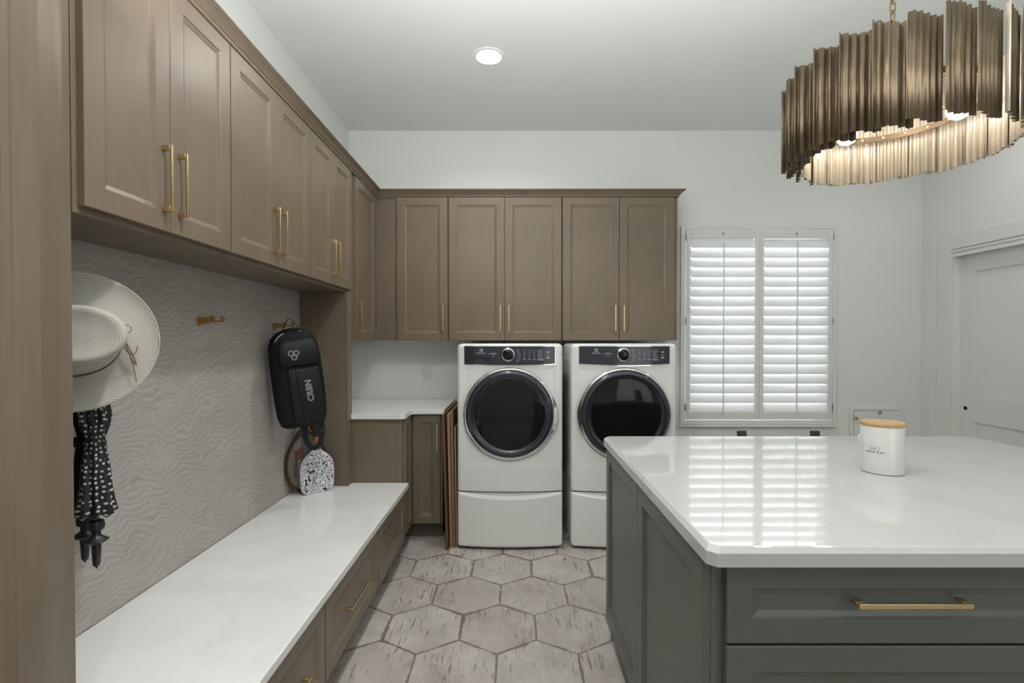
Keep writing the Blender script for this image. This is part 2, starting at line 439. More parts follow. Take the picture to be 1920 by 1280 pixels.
# window
w = thing('window_1', 'white framed window in the back wall behind the shutters', 'window', (0, 0, 0)); w['kind'] = 'structure'
bm = BM()
for a in ((WX0, WX0 + .04, WZ0, WZ1), (WX1 - .04, WX1, WZ0, WZ1), (WX0 + .04, WX1 - .04, WZ0, WZ0 + .04), (WX0 + .04, WX1 - .04, WZ1 - .04, WZ1)):
    box(bm, a[0], a[1], YB + .09, YB + .13, a[2], a[3])
obj('window_frame', bm, TRIM, w, bevel=.002)
bm = BM(); box(bm, WX0 + .04, WX1 - .04, YB + .105, YB + .109, WZ0 + .04, WZ1 - .04); obj('pane', bm, GLASS, w)
bm = BM()   # outer surround on the wall
SX0, SX1, SZ0, SZ1 = 1.335, 2.592, .69, 2.287
for a in ((SX0, WX0, SZ0, SZ1), (WX1, SX1, SZ0, SZ1), (WX0, WX1, SZ0, WZ0), (WX0, WX1, WZ1, SZ1)):
    box(bm, a[0], a[1], YB - .022, YB - .0005, a[2], a[3])
obj('window_surround', bm, TRIM, w, bevel=.003)
bm = BM(); box(bm, SX0 - .004, SX1 + .004, YB - .034, YB - .0005, SZ0 - .018, SZ0 - .001); obj('window_sill', bm, TRIM, w, bevel=.003)

def shutter(x0, x1, name_label, topz=2.258, hinge_left=True):
    t = thing('window_shutter', name_label, 'shutter', (x0, YB - .012, .73), 0, 'plantation shutters on the back window')
    W = x1 - x0; H = topz - .73; st = .034; y0, y1 = -.014, .014
    bm = BM(); box(bm, 0, st, y0, y1, 0, H); obj('stile', bm, TRIM, t, bevel=.003)
    bm = BM(); box(bm, W - st, W, y0, y1, 0, H); obj('stile', bm, TRIM, t, bevel=.003)
    zb, zt = 2.187 - .73, None
    lb = .79 - .73
    bm = BM(); box(bm, st, W - st, y0, y1, 0, lb); obj('rail', bm, TRIM, t, bevel=.002)
    bm = BM(); box(bm, st, W - st, y0, y1, zb, H); obj('rail', bm, TRIM, t, bevel=.002)
    n = 18; pitch = (zb - lb) / n
    for i in range(n):
        zc = lb + (i + .5) * pitch
        bm = BM(); ch, th = .0440, .0048
        tilt = math.radians(72 if i < n - 1 else 66) + math.radians(random.uniform(-1.2, 1.2))
        prof = []
        for k in range(20):
            a = 2 * PI * k / 20; u, v = ch * math.cos(a), th * math.sin(a)
            # chord leans: lower edge towards the room (-y)
            prof.append((u * math.cos(tilt) - v * math.sin(tilt), zc + u * math.sin(tilt) + v * math.cos(tilt)))
        prism(bm, prof, 'x', st + .0015, W - st - .0015)
        obj('louver', bm, LOUV, t, smooth=True, ang=60)
    bm = BM(); box(bm, W / 2 - .005, W / 2 + .005, -.034, -.024, lb - .02, zb - .03)
    obj('tilt_rod', bm, TRIM, t, bevel=.002)
    bm = BM(); box(bm, W / 2 - .004, W / 2 + .004, -.018, -.0142, zb + .022, zb + .045); obj('rod_notch', bm, STEEL, t)
    for hz in (.07, H / 2, H - .09):
        bm = BM(); hx = -.004 if hinge_left else W + .004
        lathe(bm, [(.004, hz), (.004, hz + .055)], 'z', (hx, -.014, 0), 10); obj('hinge', bm, STEEL, t)
    return t
shutter(1.378, 1.9655, 'left white shutter panel with closed slats, beside the wood cabinets')
shutter(1.9665, 2.554, 'right white shutter panel with closed slats, away from the cabinets', hinge_left=False)

# right wall door and casing
bm = BM()
cz = 2.143
def casing_prof(a, b, c):  # helper for boxes on the right wall
    box(bm, XR - .018, XR - .0005, a[0], a[1], b[0], b[1])
box(bm, XR - .018, XR - .0005, DY1 + .001, DY1 + .115, 0, cz); box(bm, XR - .018, XR - .0005, DY0 - .115, DY0 - .001, 0, cz)
box(bm, XR - .018, XR - .0005, DY0 - .001, DY1 + .001, DZ + .045, cz)
box(bm, XR - .011, XR - .0005, DY0 + .001, DY1 - .0005, DZ + .02, DZ + .044)
box(bm, XR - .006, XR - .0005, DY0 + .001, DY1 - .0005, DZ - .012, DZ + .019)
o = struct('trim_2', bm, TRIM, bevel=.002); o['label'] = 'white flat casing around the sliding door in the right wall'
d = thing('door_1', 'white two-panel sliding door in the right wall', 'door', (XR + .06, DY1 + .04, 0), -PI / 2); d['kind'] = 'structure'
# local x runs toward -Y (world), local -y faces -X (world)
bm = BM(); Wd = 1.02
def twopanel(bm, W, H, y, t):
    rails = [(.0, .25), (.77, .962), (1.87, H)]; st = .163
    box(bm, 0, st, y, y + t, .01, H); box(bm, W - st, W, y, y + t, .01, H)
    for a, b_ in rails: box(bm, st, W - st, y, y + t, max(a, .01), b_)
    for (a, b_) in ((.25, .77), (.962, 1.87)):
        box(bm, st, W - st, y + .012, y + t - .012, a, b_)
twopanel(bm, Wd, 2.0 + .03, 0, .04); obj('door_leaf', bm, TRIM, d)
bm = BM(); lathe(bm, [(.006, -.0005), (.014, -.0005), (.0145, -.003), (.010, -.003), (.009, -.0006)], 'y', (.088, 0, .866), 20)
obj('finger_pull', bm, BLACK, d, smooth=True, label='round black finger pull')
bm = BM(); box(bm, XR + .004, XR + .139, DY1 + .0, DY1 + .001, 0, DZ); 
bm.free()

# baseboards
bm = BM(); box(bm, 1.24, XR - .001, YB - .015, YB - .0005, 0, .13); struct('baseboard_back', bm, TRIM, bevel=.003)
bm = BM(); box(bm, XR - .015, XR - .0005, YF + .01, DY0 - .117, 0, .13); box(bm, XR - .015, XR - .0005, DY1 + .117, YB - .016, 0, .13); struct('baseboard_right', bm, TRIM, bevel=.003)

# ------------------------------------------------------------------ cabinets
def pull(parent, cx, cz, L, vertical=True, y=0, prot=.030, bw=.009, bh=.007, name='handle'):
    """square bar pull standing on a front whose plane is y, facing -y"""
    bm = BM(); h = L / 2; pw = .016
    if vertical:
        box(bm, cx - bw / 2, cx + bw / 2, y - prot, y - prot + bh, cz - h, cz + h)
        for s in (-1, 1):
            z = cz + s * (h - pw / 2)
            box(bm, cx - bw / 2, cx + bw / 2, y - prot + bh, y - .0002, z - pw / 2, z + pw / 2)
    else:
        box(bm, cx - h, cx + h, y - prot, y - prot + bh, cz - bw / 2, cz + bw / 2)
        for s in (-1, 1):
            x = cx + s * (h - pw / 2)
            box(bm, x - pw / 2, x + pw / 2, y - prot + bh, y - .0002, cz - bw / 2, cz + bw / 2)
    return obj(name, bm, BRASS, parent, bevel=.001)

def upper(label, loc, rotz, W, z0, z1, depth, doors, hz=(.067,), name='wall_cabinet', group=None, lip=.0):
    """doors: list of (x0,x1,handle_x or None). local origin at carcass front-left-bottom; doors protrude 19 mm"""
    t = thing(name, label, 'cabinet', (loc[0], loc[1], z0), rotz, group)
    H = z1 - z0
    bm = BM(); box(bm, 0, W, 0, depth, 0, H); obj('carcass', bm, WOOD, t, bevel=.001)
    for (a, b, hx) in doors:
        bm = BM(); panel(bm, a, b, lip, H - .002, -.0195, .019, .058)
        dd = obj('door', bm, WOOD, t, smooth=True, ang=20)
        if hx is not None: pull(dd, hx, lip + hz[0] + .098, .195, True, -.0195)
    return t
FX = -1.053   # carcass front plane of the left run
LW = FX - XL - .003
segs = [(1.178, 1.807, 1.1915, 1.4905, 'first pair of upper cabinet doors nearest the camera, above the hanging sun hat'),
        (1.809, 2.510, 1.8125, 2.160, 'middle pair of upper cabinet doors on the left wall above the empty brass hook'),
        (2.512, 3.150, 2.5155, 2.825, 'third pair of upper cabinet doors, above the black sling bag')]
for (a, b, da, ds, lab) in segs:
    e = b - .003 if b < 3 else 3.134
    upper(lab, (FX, a), PI / 2, b - a, 1.665, 2.437, LW, [(da - a, ds - a - .0015, ds - a - .034), (ds - a + .0015, e - a, ds - a + .034)], (.054,), lip=.018,
          group='short upper cabinets above the bench')
# corner unit, left wall
upper('tall single-door corner cabinet on the left wall over the small counter', (FX, 3.152), PI / 2, YB - 3.152 - .002, 1.367, 2.437, LW,
      [(3.222 - 3.152, 3.672 - 3.152, 3.222 - 3.152 + .035)], (.055,))
FYB = 3.713
DB = YB - FYB - .002
upper('narrow one-door wall cabinet in the back corner over the outlet', (FX + .001, FYB), 0, 1.053 - .499, 1.367, 2.437, DB, [(1.053 - .881 - .001, 1.053 - .504, 1.053 - .504 - .032)])
upper('two-door wall cabinet over the left washing machine', (-.497, FYB), 0, .850, 1.367, 2.437, DB,
      [(.004, .4205, .4205 - .030), (.4235, .846, .4235 + .030)], group='two-door wall cabinets over the laundry machines')
upper('two-door wall cabinet over the dryer, next to the window', (.355, FYB), 0, 1.222 - .355, 1.367, 2.437, DB,
      [(.004, .4255, .4255 - .030), (.4285, .836, .4285 + .030)], group='two-door wall cabinets over the laundry machines')

# crown
prof = [(-.019, 2.4375), (.004, 2.4375), (.006, 2.4395), (.006, 2.4465), (.010, 2.449), (.014, 2.4545), (.0225, 2.464), (.031, 2.4715), (.037, 2.4745), (.037, 2.478), (.043, 2.480), (.043, 2.486), (-.019, 2.486)]
stations = [((-1.034, .62), (1, 0)), ((-1.034, 3.694), (1, -1)), ((1.222, 3.694), (1, -1)), ((1.222, YB - .001), (1, 0))]
bm = BM()
loft(bm, [[(p[0] + d_[0] * o_, p[1] + d_[1] * o_, z) for o_, z in prof] for p, d_ in stations])
crown = obj('crown_molding', bm, WOOD, None, smooth=True, ang=25)
tag(crown, 'taupe wooden crown molding running along the tops of the upper cabinets', 'molding')

# near tall cabinet at the left edge of the frame
t = thing('tall_cabinet', 'tall taupe wooden end cabinet at the left edge beside the bench', 'cabinet', (0, 0, 0))
bm = BM()
prism(bm, [(XL + .002, .62), (-1.028, .62), (-1.028, 1.075), (-1.053, 1.130), (-1.053, 1.1755), (XL + .002, 1.1755)], 'z', .0, 2.4365)
obj('carcass', bm, WOOD, t, bevel=.002)
bm = BM(); panel(bm, .64, 1.052, .10, 2.43, 0, .019, .058); bm.transform(Matrix.Translation((-1.008, 0, 0)) @ Matrix.Rotation(PI / 2, 4, 'Z'))
dd = obj('door', bm, WOOD, t, smooth=True, ang=20)

# partition between niche and counter corner
bm = BM()
box(bm, XL + .004, -1.040, 3.058, 3.130, .4605, 1.6645)
box(bm, -1.0395, -1.034, 3.052, 3.131, .4605, 1.6645)
part = obj('end_panel', bm, WOOD, None, bevel=.0015)
tag(part, 'upright wooden divider panel at the far end of the bench niche', 'panel')

# bench
BX = -.70
t = thing('storage_bench', 'long low wooden bench with white quartz top and drawers', 'bench', (BX, 1.178, 0), PI / 2)
L = 3.13 - 1.178
bm = BM()
pts = [(0, -.028), (L - .013, -.028), (L + .0, -.016), (L + .0, .33), (L, .63), (0, .63)]
prism(bm, pts, 'z', .430, .4598); obj('bench_top', bm, QUARTZ, t, bevel=.002)
bm = BM(); box(bm, 0, L - .002, .0, .62, .11, .4295); obj('carcass', bm, WOOD, t, bevel=.001)
bm = BM(); box(bm, 0, L - .002, .07, .60, .0, .1095); obj('toe_kick', bm, WOODD, t)
for a, b in ((1.182, 1.758), (1.768, 2.444), (2.454, 3.050)):
    bm = BM(); panel(bm, a - 1.178, b - 1.178, .125, .425, -.0195, .019, .052)
    dd = obj('drawer', bm, WOOD, t, smooth=True, ang=20)
    pull(dd, (a + b) / 2 - 1.178 - .02, .28, .24, False, -.0195)

# base corner cabinet + counter
t = thing('base_cabinet', 'lower corner cabinet under the small L-shaped white counter', 'cabinet', (0, 0, 0))
bm = BM()
prism(bm, [(XL + .003, 3.132), (-.715, 3.132), (-.715, 3.360), (-.492, 3.360), (-.492, YB - .003), (XL + .003, YB - .003)], 'z', .115, .8675)
obj('carcass', bm, WOOD, t, bevel=.001)
bm = BM(); prism(bm, [(XL + .003, 3.20), (-.785, 3.20), (-.785, 3.425), (-.50, 3.425), (-.50, YB - .01), (XL + .003, YB - .01)], 'z', 0, .1148); obj('toe_kick', bm, WOODD, t)
bm = BM(); panel(bm, -.692, -.506, .122, .862, 3.3405, .019, .050); dd = obj('door', bm, WOOD, t, smooth=True, ang=20)
pull(dd, -.524, .705, .195, True, 3.3405)
bm = BM(); panel(bm, 3.150, 3.336, .122, .862, 0, .019, .050); bm.transform(Matrix.Translation((-.6955, 0, 0)) @ Matrix.Rotation(PI / 2, 4, 'Z'))
obj('door', bm, WOOD, t, smooth=True, ang=20)
bm = BM(); box(bm, -.7505, -.716, 3.127, 3.1318, .4605, .8675); obj('end_stile', bm, WOOD, t, bevel=.0008)
bm = BM()
pts = [(-1.033, 3.104), (-.715, 3.104)]
for k in range(7):
    a = PI / 2 * k / 6; pts.append((-.715 + .025 * math.sin(a), 3.129 - .025 * math.cos(a)))
pts += [(-.690, 3.275)]
for k in range(1, 7):
    a = PI / 2 * k / 6; pts.append((-.650 - .040 * math.cos(a), 3.279 + .040 * math.sin(a)))
pts += [(-.476, 3.319), (-.476, YB - .003), (XL + .003, YB - .003), (XL + .003, 3.149), (-1.033, 3.149)]
prism(bm, pts, 'z', .868, .90)
ct = obj('countertop', bm, QUARTZ, None, bevel=.002)
tag(ct, 'small white L-shaped countertop in the corner under the outlet', 'countertop')

# outlet
t = thing('wall_outlet', 'white electrical outlet on the back wall over the small counter', 'outlet', (-.712, YB - .0005, 1.10))
bm = BM(); prism(bm, rrect(-.037, .037, -.062, .062, .006, 4), 'y', -.006, 0); obj('cover_plate', bm, WHPL, t, bevel=.0015)
for s in (-1, 1):
    bm = BM(); prism(bm, rrect(-.017, .017, s * .021 - .015, s * .021 + .015, .010, 4), 'y', -.0085, -.0061); r = obj('receptacle', bm, WHPL, t, bevel=.0008)
    bm = BM()
    for q in (-.006, .006): box(bm, q - .001, q + .001, -.0092, -.0086, s * .021, s * .021 + .008)
    lathe(bm, [(.0022, -.0092), (.0022, -.0086)], 'y', (0, 0, s * .021 - .007), 10)
    obj('socket_slot', bm, BLACK, r)

# ------------------------------------------------------------------ appliances
def shell(bm, W, D, z0, z1, bulge, R=.028, rf=.022, rb=.0, emboss=None, rows=None):
    """cabinet shell, front toward -y at y=0 (edges), bulging by 'bulge' in the middle"""
    hs = set()
    for k in range(9): hs.add(z1 - R * (1 - math.sin(PI / 2 * k / 8)))
    hs.add(z0)
    if rb:
        for k in range(6): hs.add(z0 + rb * (1 - math.cos(PI / 2 * k / 5)))
    n = rows or 40
    for k in range(n + 1): hs.add(z0 + rb + (z1 - R - z0 - rb) * k / n)
    hs = sorted(hs)
    rings = []
    nu = 45
    for z in hs:
        dz = max(0, z - (z1 - R)); sh = R - math.sqrt(max(0, R * R - dz * dz)) if dz > 0 else 0
        if rb and z < z0 + rb:
            q = (z0 + rb - z); sh = (rb - math.sqrt(max(0, rb * rb - q * q))) * .7
        hw = W / 2 - sh; ring = []
        for k in range(nu):
            # denser near the edges
            s = -math.cos(PI * k / (nu - 1)); x = s * hw
            y = -bulge * (1 - (x / (W / 2)) ** 2)
            q = abs(x) - (hw - rf)
            if q > 0: y += rf - math.sqrt(max(0, rf * rf - q * q))
            y += sh * .8
            if emboss: y += emboss(x, z)
            ring.append((x, y, z))
        ring.append((hw, D, z)); ring.append((-hw, D, z))
        rings.append(ring)
    loft(bm, rings)
def sstep(a, b, x):
    t = min(1, max(0, (x - a) / (b - a))); return t * t * (3 - 2 * t)
def face_y(x, W, b): return -b * (1 - (x / (W / 2)) ** 2)

def machine(label, cx, cap, mirror, name='washing_machine', cat='washing machine'):
    W, D, H0, H1, B = .688, .76, .385, 1.345, .026
    t = thing(name, label, cat, (cx, 3.215, 0), 0, 'front-loading laundry machines on pedestals')
    def emb(x, z):
        # shallow recessed apron below the door
        m = sstep(.305, .285, abs(x)) * sstep(.54, .57, z) * sstep(1.20, 1.18, z)
        rcorner = 0
        return .0035 * m
    bm = BM(); shell(bm, W, D, H0, H1, B, emboss=emb, rows=70); obj('body', bm, WHITE, t, smooth=True, ang=50)
    # stamped side panel line
    for s in (-1, 1):
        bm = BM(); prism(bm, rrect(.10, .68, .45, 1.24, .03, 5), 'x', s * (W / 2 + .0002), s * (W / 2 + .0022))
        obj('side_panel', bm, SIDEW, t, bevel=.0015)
    # console
    z_top, n = 1.3265, 32
    def cons(x0, x1, zt, zb_e, zb_m, y_off, th):
        bm = BM(); front, back = [], []
        top = [(x0 + (x1 - x0) * k / n, zt) for k in range(n + 1)]
        bot = [(x1 - (x1 - x0) * k / n, zb_e - (zb_e - zb_m) * (1 - (2 * k / n - 1) ** 2)) for k in range(n + 1)]
        pts = top + bot
        A = [bm.verts.new((x, face_y(x, W, B) - y_off, z)) for x, z in pts]
        Bk = [bm.verts.new((x, face_y(x, W, B) + th, z)) for x, z in pts]
        m = len(pts)
        for k in range(n): bm.faces.new((A[k], A[k + 1], A[m - 2 - k], A[m - 1 - k]))
        for k in range(m): bm.faces.new((A[k], Bk[k], Bk[(k + 1) % m], A[(k + 1) % m]))
        return bm
    obj('console_trim', cons(-.2975, .2975, z_top + .003, 1.209, 1.1985, .0022, .01), CHROME, t, smooth=True, ang=30)
    con = obj('control_console', cons(-.2935, .2935, z_top, 1.2145, 1.2045, .0045, .01), NAVY, t, smooth=True, ang=30)
    if cap:
        bm = BM(); x0 = -.265
        p = [(x0, 1.262), (x0 + .02, 1.2655), (-.17, 1.264), (-.145, 1.257), (-.118, 1.240), (-.104, 1.222), (x0 + .012, 1.222), (x0, 1.234)]
        prism(bm, p, 'y', -.0235, -.0175); bm.transform(Matrix.Translation((0, 0, 0)))
        for v in bm.verts: v.co.y += .0235 + face_y(v.co.x, W, B) - .0055
        obj('dispenser_recess', bm, BLACK, con, smooth=True)
        bm = BM(); box(bm, -.075, -.0738, face_y(-.075, W, B) - .0052, -.02, 1.2085, 1.3255); obj('dispenser_seam', bm, BLACK, con)
    # knob
    kz, kx = 1.274, -.012
    ky = face_y(kx, W, B) - .0045
    bm = BM(); lathe(bm, [(.047, ky - .0002), (.0475, ky - .006), (.045, ky - .012), (.038, ky - .020), (.035, ky - .021), (.034, ky - .017)], 'y', (kx, 0, kz), 48, cap0=False, cap1=True)
    kn = obj('knob', bm, CHROME, con, smooth=True, ang=40)
    bm = BM(); lathe(bm, [(.0345, ky - .018), (.0335, ky - .026), (.028, ky - .030), (.015, ky - .0315), (.002, ky - .032)], 'y', (kx, 0, kz), 40)
    obj('knob_cap', bm, BLACKG, kn, smooth=True, ang=50)
    # printed marks
    def put(bm, x, z, rot=0):
        bm.transform(Matrix.Translation((x, 0, z)) @ Matrix.Rotation(PI / 2, 4, 'X'))
        for v in bm.verts: v.co.y = v.co.y + face_y(v.co.x, W, B) - .0052
        return bm
    lx = -.185
    bm = BM(); mm = .0105; lw = .0022
    prism(bm, [(-mm, -mm), (mm, -mm), (mm, -mm + lw), (-mm, -mm + lw)], 'z', 0, .0005)
    prism(bm, [(-mm, mm - lw), (mm, mm - lw), (mm, mm), (-mm, mm)], 'z', 0, .0005)
    prism(bm, [(-mm, -mm + lw), (-mm + lw, -mm + lw), (-mm + lw, mm - lw), (-mm, mm - lw)], 'z', 0, .0005)
    prism(bm, [(mm - lw, -mm + lw), (mm, -mm + lw), (mm, mm - lw), (mm - lw, mm - lw)], 'z', 0, .0005)
    q = .0072
    prism(bm, [(-q, q), (-q * .2, 0), (-q, -q)], 'z', 0, .0005)
    pts = [(q * .95 * math.cos(a), q * .95 * math.sin(a)) for a in [PI * .5 - PI * k / 10 for k in range(11)]]
    prism(bm, [(0.001, -q * .95)] + [(x * .9 + .001, y) for x, y in pts[::-1]][1:], 'z', 0, .0005)
    obj('emblem', put(bm, lx, 1.302), INK, con)
    bm = text_bm('Electrolux', .0135, 1.0, .0002); obj('lettering', put(bm, lx, 1.2835), INK, con)
    bm = BM()
    def bar(x0, x1, z, h=.0016): prism(bm, [(x0, z - h / 2), (x1, z - h / 2), (x1, z + h / 2), (x0, z + h / 2)], 'z', 0, .0004)
    bar(-.125, -.088, 1.2835, .0022); bar(-.143, -.088, 1.2775, .0022); bar(-.115, -.102, 1.264, .003)
    obj('control_marks', put(bm, 0, 0), INK, con); bm = BM()
    for k in range(9):
        z = 1.306 - k * .0098; off = .055 - .004 * abs(k - 4)
        wdt = random.uniform(.018, .030); x = kx + .047 + .012 * math.sin(PI * (k + .5) / 9)
        bar(x, x + wdt, z)
    for c, xx in enumerate((.086, .119, .150)):
        for k in range(5):
            bar(xx, xx + random.uniform(.011, .018), 1.300 - k * .0115)
        bar(xx, xx + .015, 1.2415, .004)
    for k in range(8):
        bar(.180, .180 + random.uniform(.02, .038), 1.302 - k * .0082, .0018)
    bar(.180, .222, 1.2395, .004)
    bar(.238, .256, 1.290, .007); bar(.236, .256, 1.272, .003); bar(.236, .258, 1.254, .009)
    obj('control_marks', put(bm, 0, 0), INK, con)
    # door
    dx, dz = (-.001 if not mirror else .0005) - (0.0 if not mirror else 0), .891
    yf = -B + .003
    bm = BM(); lathe(bm, [(.300, yf + .010), (.301, yf - .006), (.2975, yf - .014), (.291, yf - .020), (.284, yf - .021), (.280, yf - .016)], 'y', (dx, 0, dz), 96, cap0=False, cap1=False)
    dr = obj('door', bm, CHROME, t, smooth=True, ang=60, label='round door in a chrome rim')
    bm = BM(); lathe(bm, [(.283, yf - .0165), (.279, yf - .028), (.268, yf - .036), (.252, yf - .036), (.240, yf - .029), (.231, yf - .024), (.226, yf - .024)], 'y', (dx, 0, dz - .001), 96, cap0=False, cap1=False)
    obj('bezel', bm, RINGD, dr, smooth=True, ang=60)
    bm = BM(); lathe(bm, [(.232, yf - .0235), (.215, yf - .026), (.15, yf - .030), (.08, yf - .032), (.001, yf - .0325)], 'y', (dx, 0, dz - .002), 96, cap0=False)
    obj('door_glass', bm, BLACKG, dr, smooth=True, ang=60)
    # grip on the rim
    s = -1 if mirror else 1
    bm = BM(); rings = []
    for k in range(25):
        u = k / 24; a = math.radians(-26 + 52 * u - 2); e = math.sin(PI * u)
        ro = .300 + .013 * e; ri = .284
        yy = yf - .018 - .012 * e
        pr = [(ri, yy + .008), (ro - .004, yy + .002), (ro, yy + .008), (ro, yf + .002), (ri, yf + .002)]
        rings.append([(dx + s * r * math.cos(a), y, dz + r * math.sin(a)) for r, y in pr])
    loft(bm, rings); obj('door_grip', bm, CHROME, dr, smooth=True, ang=40)
    return t
def pedestal(label, cx):
    W, D = .688, .76
    t = thing('laundry_pedestal', label, 'pedestal', (cx, 3.215, 0), 0, 'white pedestals under the laundry machines')
    def emb(x, z):
        zc = .366 - .030 * (1 - (x / .344) ** 2)
        return .020 * sstep(zc - .004, zc + .012, z) * (1 - (x / .344) ** 2) ** .5 if abs(x) < .344 else 0
    bm = BM(); shell(bm, W, D, .018, .374, .030, R=.006, rf=.016, rb=.02, emboss=emb, rows=110)
    obj('drawer_front', bm, WHITE, t, smooth=True, ang=50)
    bm = BM(); box(bm, -.325, .325, .02, D - .02, .3742, .3848); obj('joint_gap', bm, BLACK, t)
    for sx in (-1, 1):
        for yy in (.05, .70):
            bm = BM(); lathe(bm, [(.022, 0), (.022, .008), (.012, .010), (.012, .0182)], 'z', (sx * .28, yy, 0), 16); obj('foot', bm, BLACK, t, smooth=True)
    return t
m1 = machine('white washing machine standing left, with detergent drawer cut-out in its console', -.031, True, False)
m2 = machine('white dryer standing right, next to the window and partly behind the island', .7125, False, True, 'clothes_dryer', 'dryer')
pedestal('white pedestal drawer under the left washing machine', -.031)
pedestal('white pedestal drawer under the dryer, half hidden by the island', .7125)

# ------------------------------------------------------------------ boards leaning beside the washer
def board(label, x_bot, x_top, th, h, y0, y1, mat, frame=False):
    bm = BM(); d_ = x_top - x_bot
    prism(bm, [(x_bot, .0005), (x_bot + th, .0005), (x_bot + th + d_, h), (x_bot + d_, h)], 'y', y0, y1)
    o = obj('leaning_board', bm, mat, None, bevel=.0015)
    tag(o, label, 'board', 'wooden boards stored beside the washing machine'); return o
board('dark brown board leaning leftmost beside the washing machine', -.448, -.473, .016, .885, 3.195, 3.93, PLYD)
board('light wooden board second from left beside the washing machine', -.426, -.445, .0165, .880, 3.23, 3.90, PLYL)
board('pale wooden board third from left, touching its light neighbour', -.407, -.424, .015, .900, 3.235, 3.92, PLYM)
board('shorter wooden board nearest the washing machine', -.390, -.400, .011, .795, 3.25, 3.88, PLYL)

# ------------------------------------------------------------------ island
IX0, IX1, IY0, IY1 = .440, 2.105, 1.10, 2.262
t = thing('kitchen_island', 'sage green island cabinet with panelled sides and brass drawer pulls', 'island', (0, 0, 0))
bm = BM(); box(bm, IX0 + .0, IX1, IY0, IY1 - .003, .098, .8735)
obj('carcass', bm, GREEN, t, bevel=.0015)
bm = BM(); box(bm, IX0 + .06, IX1 - .06, IY0 + .07, IY1 - .17, 0, .0975); obj('toe_kick', bm, GREEN, t)
# left side panels (face -x): local y front -> -x : rotate -90
def side_panel(y0, y1, z0):
    bm = BM(); panel(bm, -y1, -y0, z0, .8725, 0, .0185, .058)
    bm.transform(Matrix.Translation((IX0 - .019, 0, 0)) @ Matrix.Rotation(-PI / 2, 4, 'Z'))
    return obj('side_panel', bm, GREEN, t, smooth=True, ang=20)
side_panel(IY0 + .002, 1.6825, .098); side_panel(1.6855, IY1 - .003, .098)
def drawer(x0, x1, z0, z1, nm='drawer', hz=None):
    bm = BM(); panel(bm, x0, x1, z0, z1, IY0 - .0205, .0195, .056, .010)
    dd = obj(nm, bm, GREEN, t, smooth=True, ang=20)
    pull(dd, (x0 + x1) / 2, (z0 + z1) / 2 + (.010 if hz is None else hz), .245, False, IY0 - .0205, .032, .011, .008)
for x0, x1 in ((.468, 1.252), (1.262, 2.045)):
    drawer(x0, x1, .690, .868); drawer(x0, x1, .402, .684); drawer(x0, x1, .112, .396)
bm = BM(); x0_, x1_, y0_, y1_, c, ez = .415, 2.13, 1.047, 2.312, .018, .011
def oct_(i): 
    a = [(x0_ + c, y0_), (x1_ - c, y0_), (x1_, y0_ + c), (x1_, y1_ - c), (x1_ - c, y1_), (x0_ + c, y1_), (x0_, y1_ - c), (x0_, y0_ + c)]
    k = [(1, 1), (-1, 1), (-1, 1), (-1, -1), (-1, -1), (1, -1), (1, -1), (1, 1)]
    return [(p[0] + s[0] * i, p[1] + s[1] * i) for p, s in zip(a, k)]
loft(bm, [[(*p, .8742) for p in oct_(0)], [(*p, .9035) for p in oct_(0)], [(*p, .9138) for p in oct_(.0095)], [(*p, .915) for p in oct_(.0125)]])
ct = obj('countertop', bm, QUARTZI, None)
tag(ct, 'large white quartz countertop on the green island', 'countertop')

# canister
CXc, CYc, CZc = 1.249, 1.672, .9153
t = thing('treat_canister', 'white ceramic dog treat canister with bamboo lid on the island', 'canister', (CXc, CYc, CZc))
R = .0622
bm = BM(); lathe(bm, [(.002, .0006), (R - .004, 0), (R - .0005, .002), (R, .006), (R, .156), (R - .001, .158), (R - .004, .158), (R - .004, .150)], 'z', seg=72, cap1=True)
obj('jar', bm, CERAM, t, smooth=True, ang=50)
bm = BM(); lathe(bm, [(R - .006, .150), (R - .006, .1585), (R + .001, .1587), (R + .0018, .161), (R + .0018, .168), (R + .0005, .170), (.002, .1703)], 'z', seg=72)
obj('lid', bm, BAMB, t, smooth=True, ang=40)
a0 = math.radians(160)
bm = BM(); tube(bm, smooth_path([(math.cos(a0) * (R - .001), math.sin(a0) * (R - .001), .125), (math.cos(a0) * (R + .003), math.sin(a0) * (R + .003), .118), (math.cos(a0) * (R + .003), math.sin(a0) * (R + .003), .108), (math.cos(a0) * (R - .001), math.sin(a0) * (R - .001), .100)], 5), .004, 8)
obj('side_grip', bm, CERAM, t, smooth=True)
def wrap(bm, R, th0, z0, rot=0):
    bm.transform(Matrix.Rotation(rot, 4, 'Z'))
    for v in bm.verts:
        th = th0 + v.co.x / R; r = R + .0002 + v.co.z
        z = z0 + v.co.y; v.co = Vector((r * math.cos(th), r * math.sin(th), z))
    return bm
thc = math.radians(214)
bm = text_bm('G O O D   D O G', .0066, 1.02, .00025, .0003); obj('lettering', wrap(bm, R, thc, .0735), INKB, t)
# bone outline icon
def bone_pts(s):
    P = []
    for cx, cy, a0, a1 in ((.0085, .0022, -60, 120), (-.0085, .0022, 60, 240), (-.0085, -.0022, 120, 300), (.0085, -.0022, -120, 60)):
        for k in range(7):
            a = math.radians(a0 + (a1 - a0) * k / 6); P.append((cx * s + .0026 * s * math.cos(a), cy * s + .0026 * s * math.sin(a), 0))
    return P
bm = BM(); tube(bm, bone_pts(1.15), .00045, 5, closed=True)
for k in (-1, 0, 1): tube(bm, [(-.005, k * .0013, 0), (.005, k * .0013, 0)], .0003, 4)
obj('bone_icon', wrap(bm, R, thc, .0855), INKB, t)

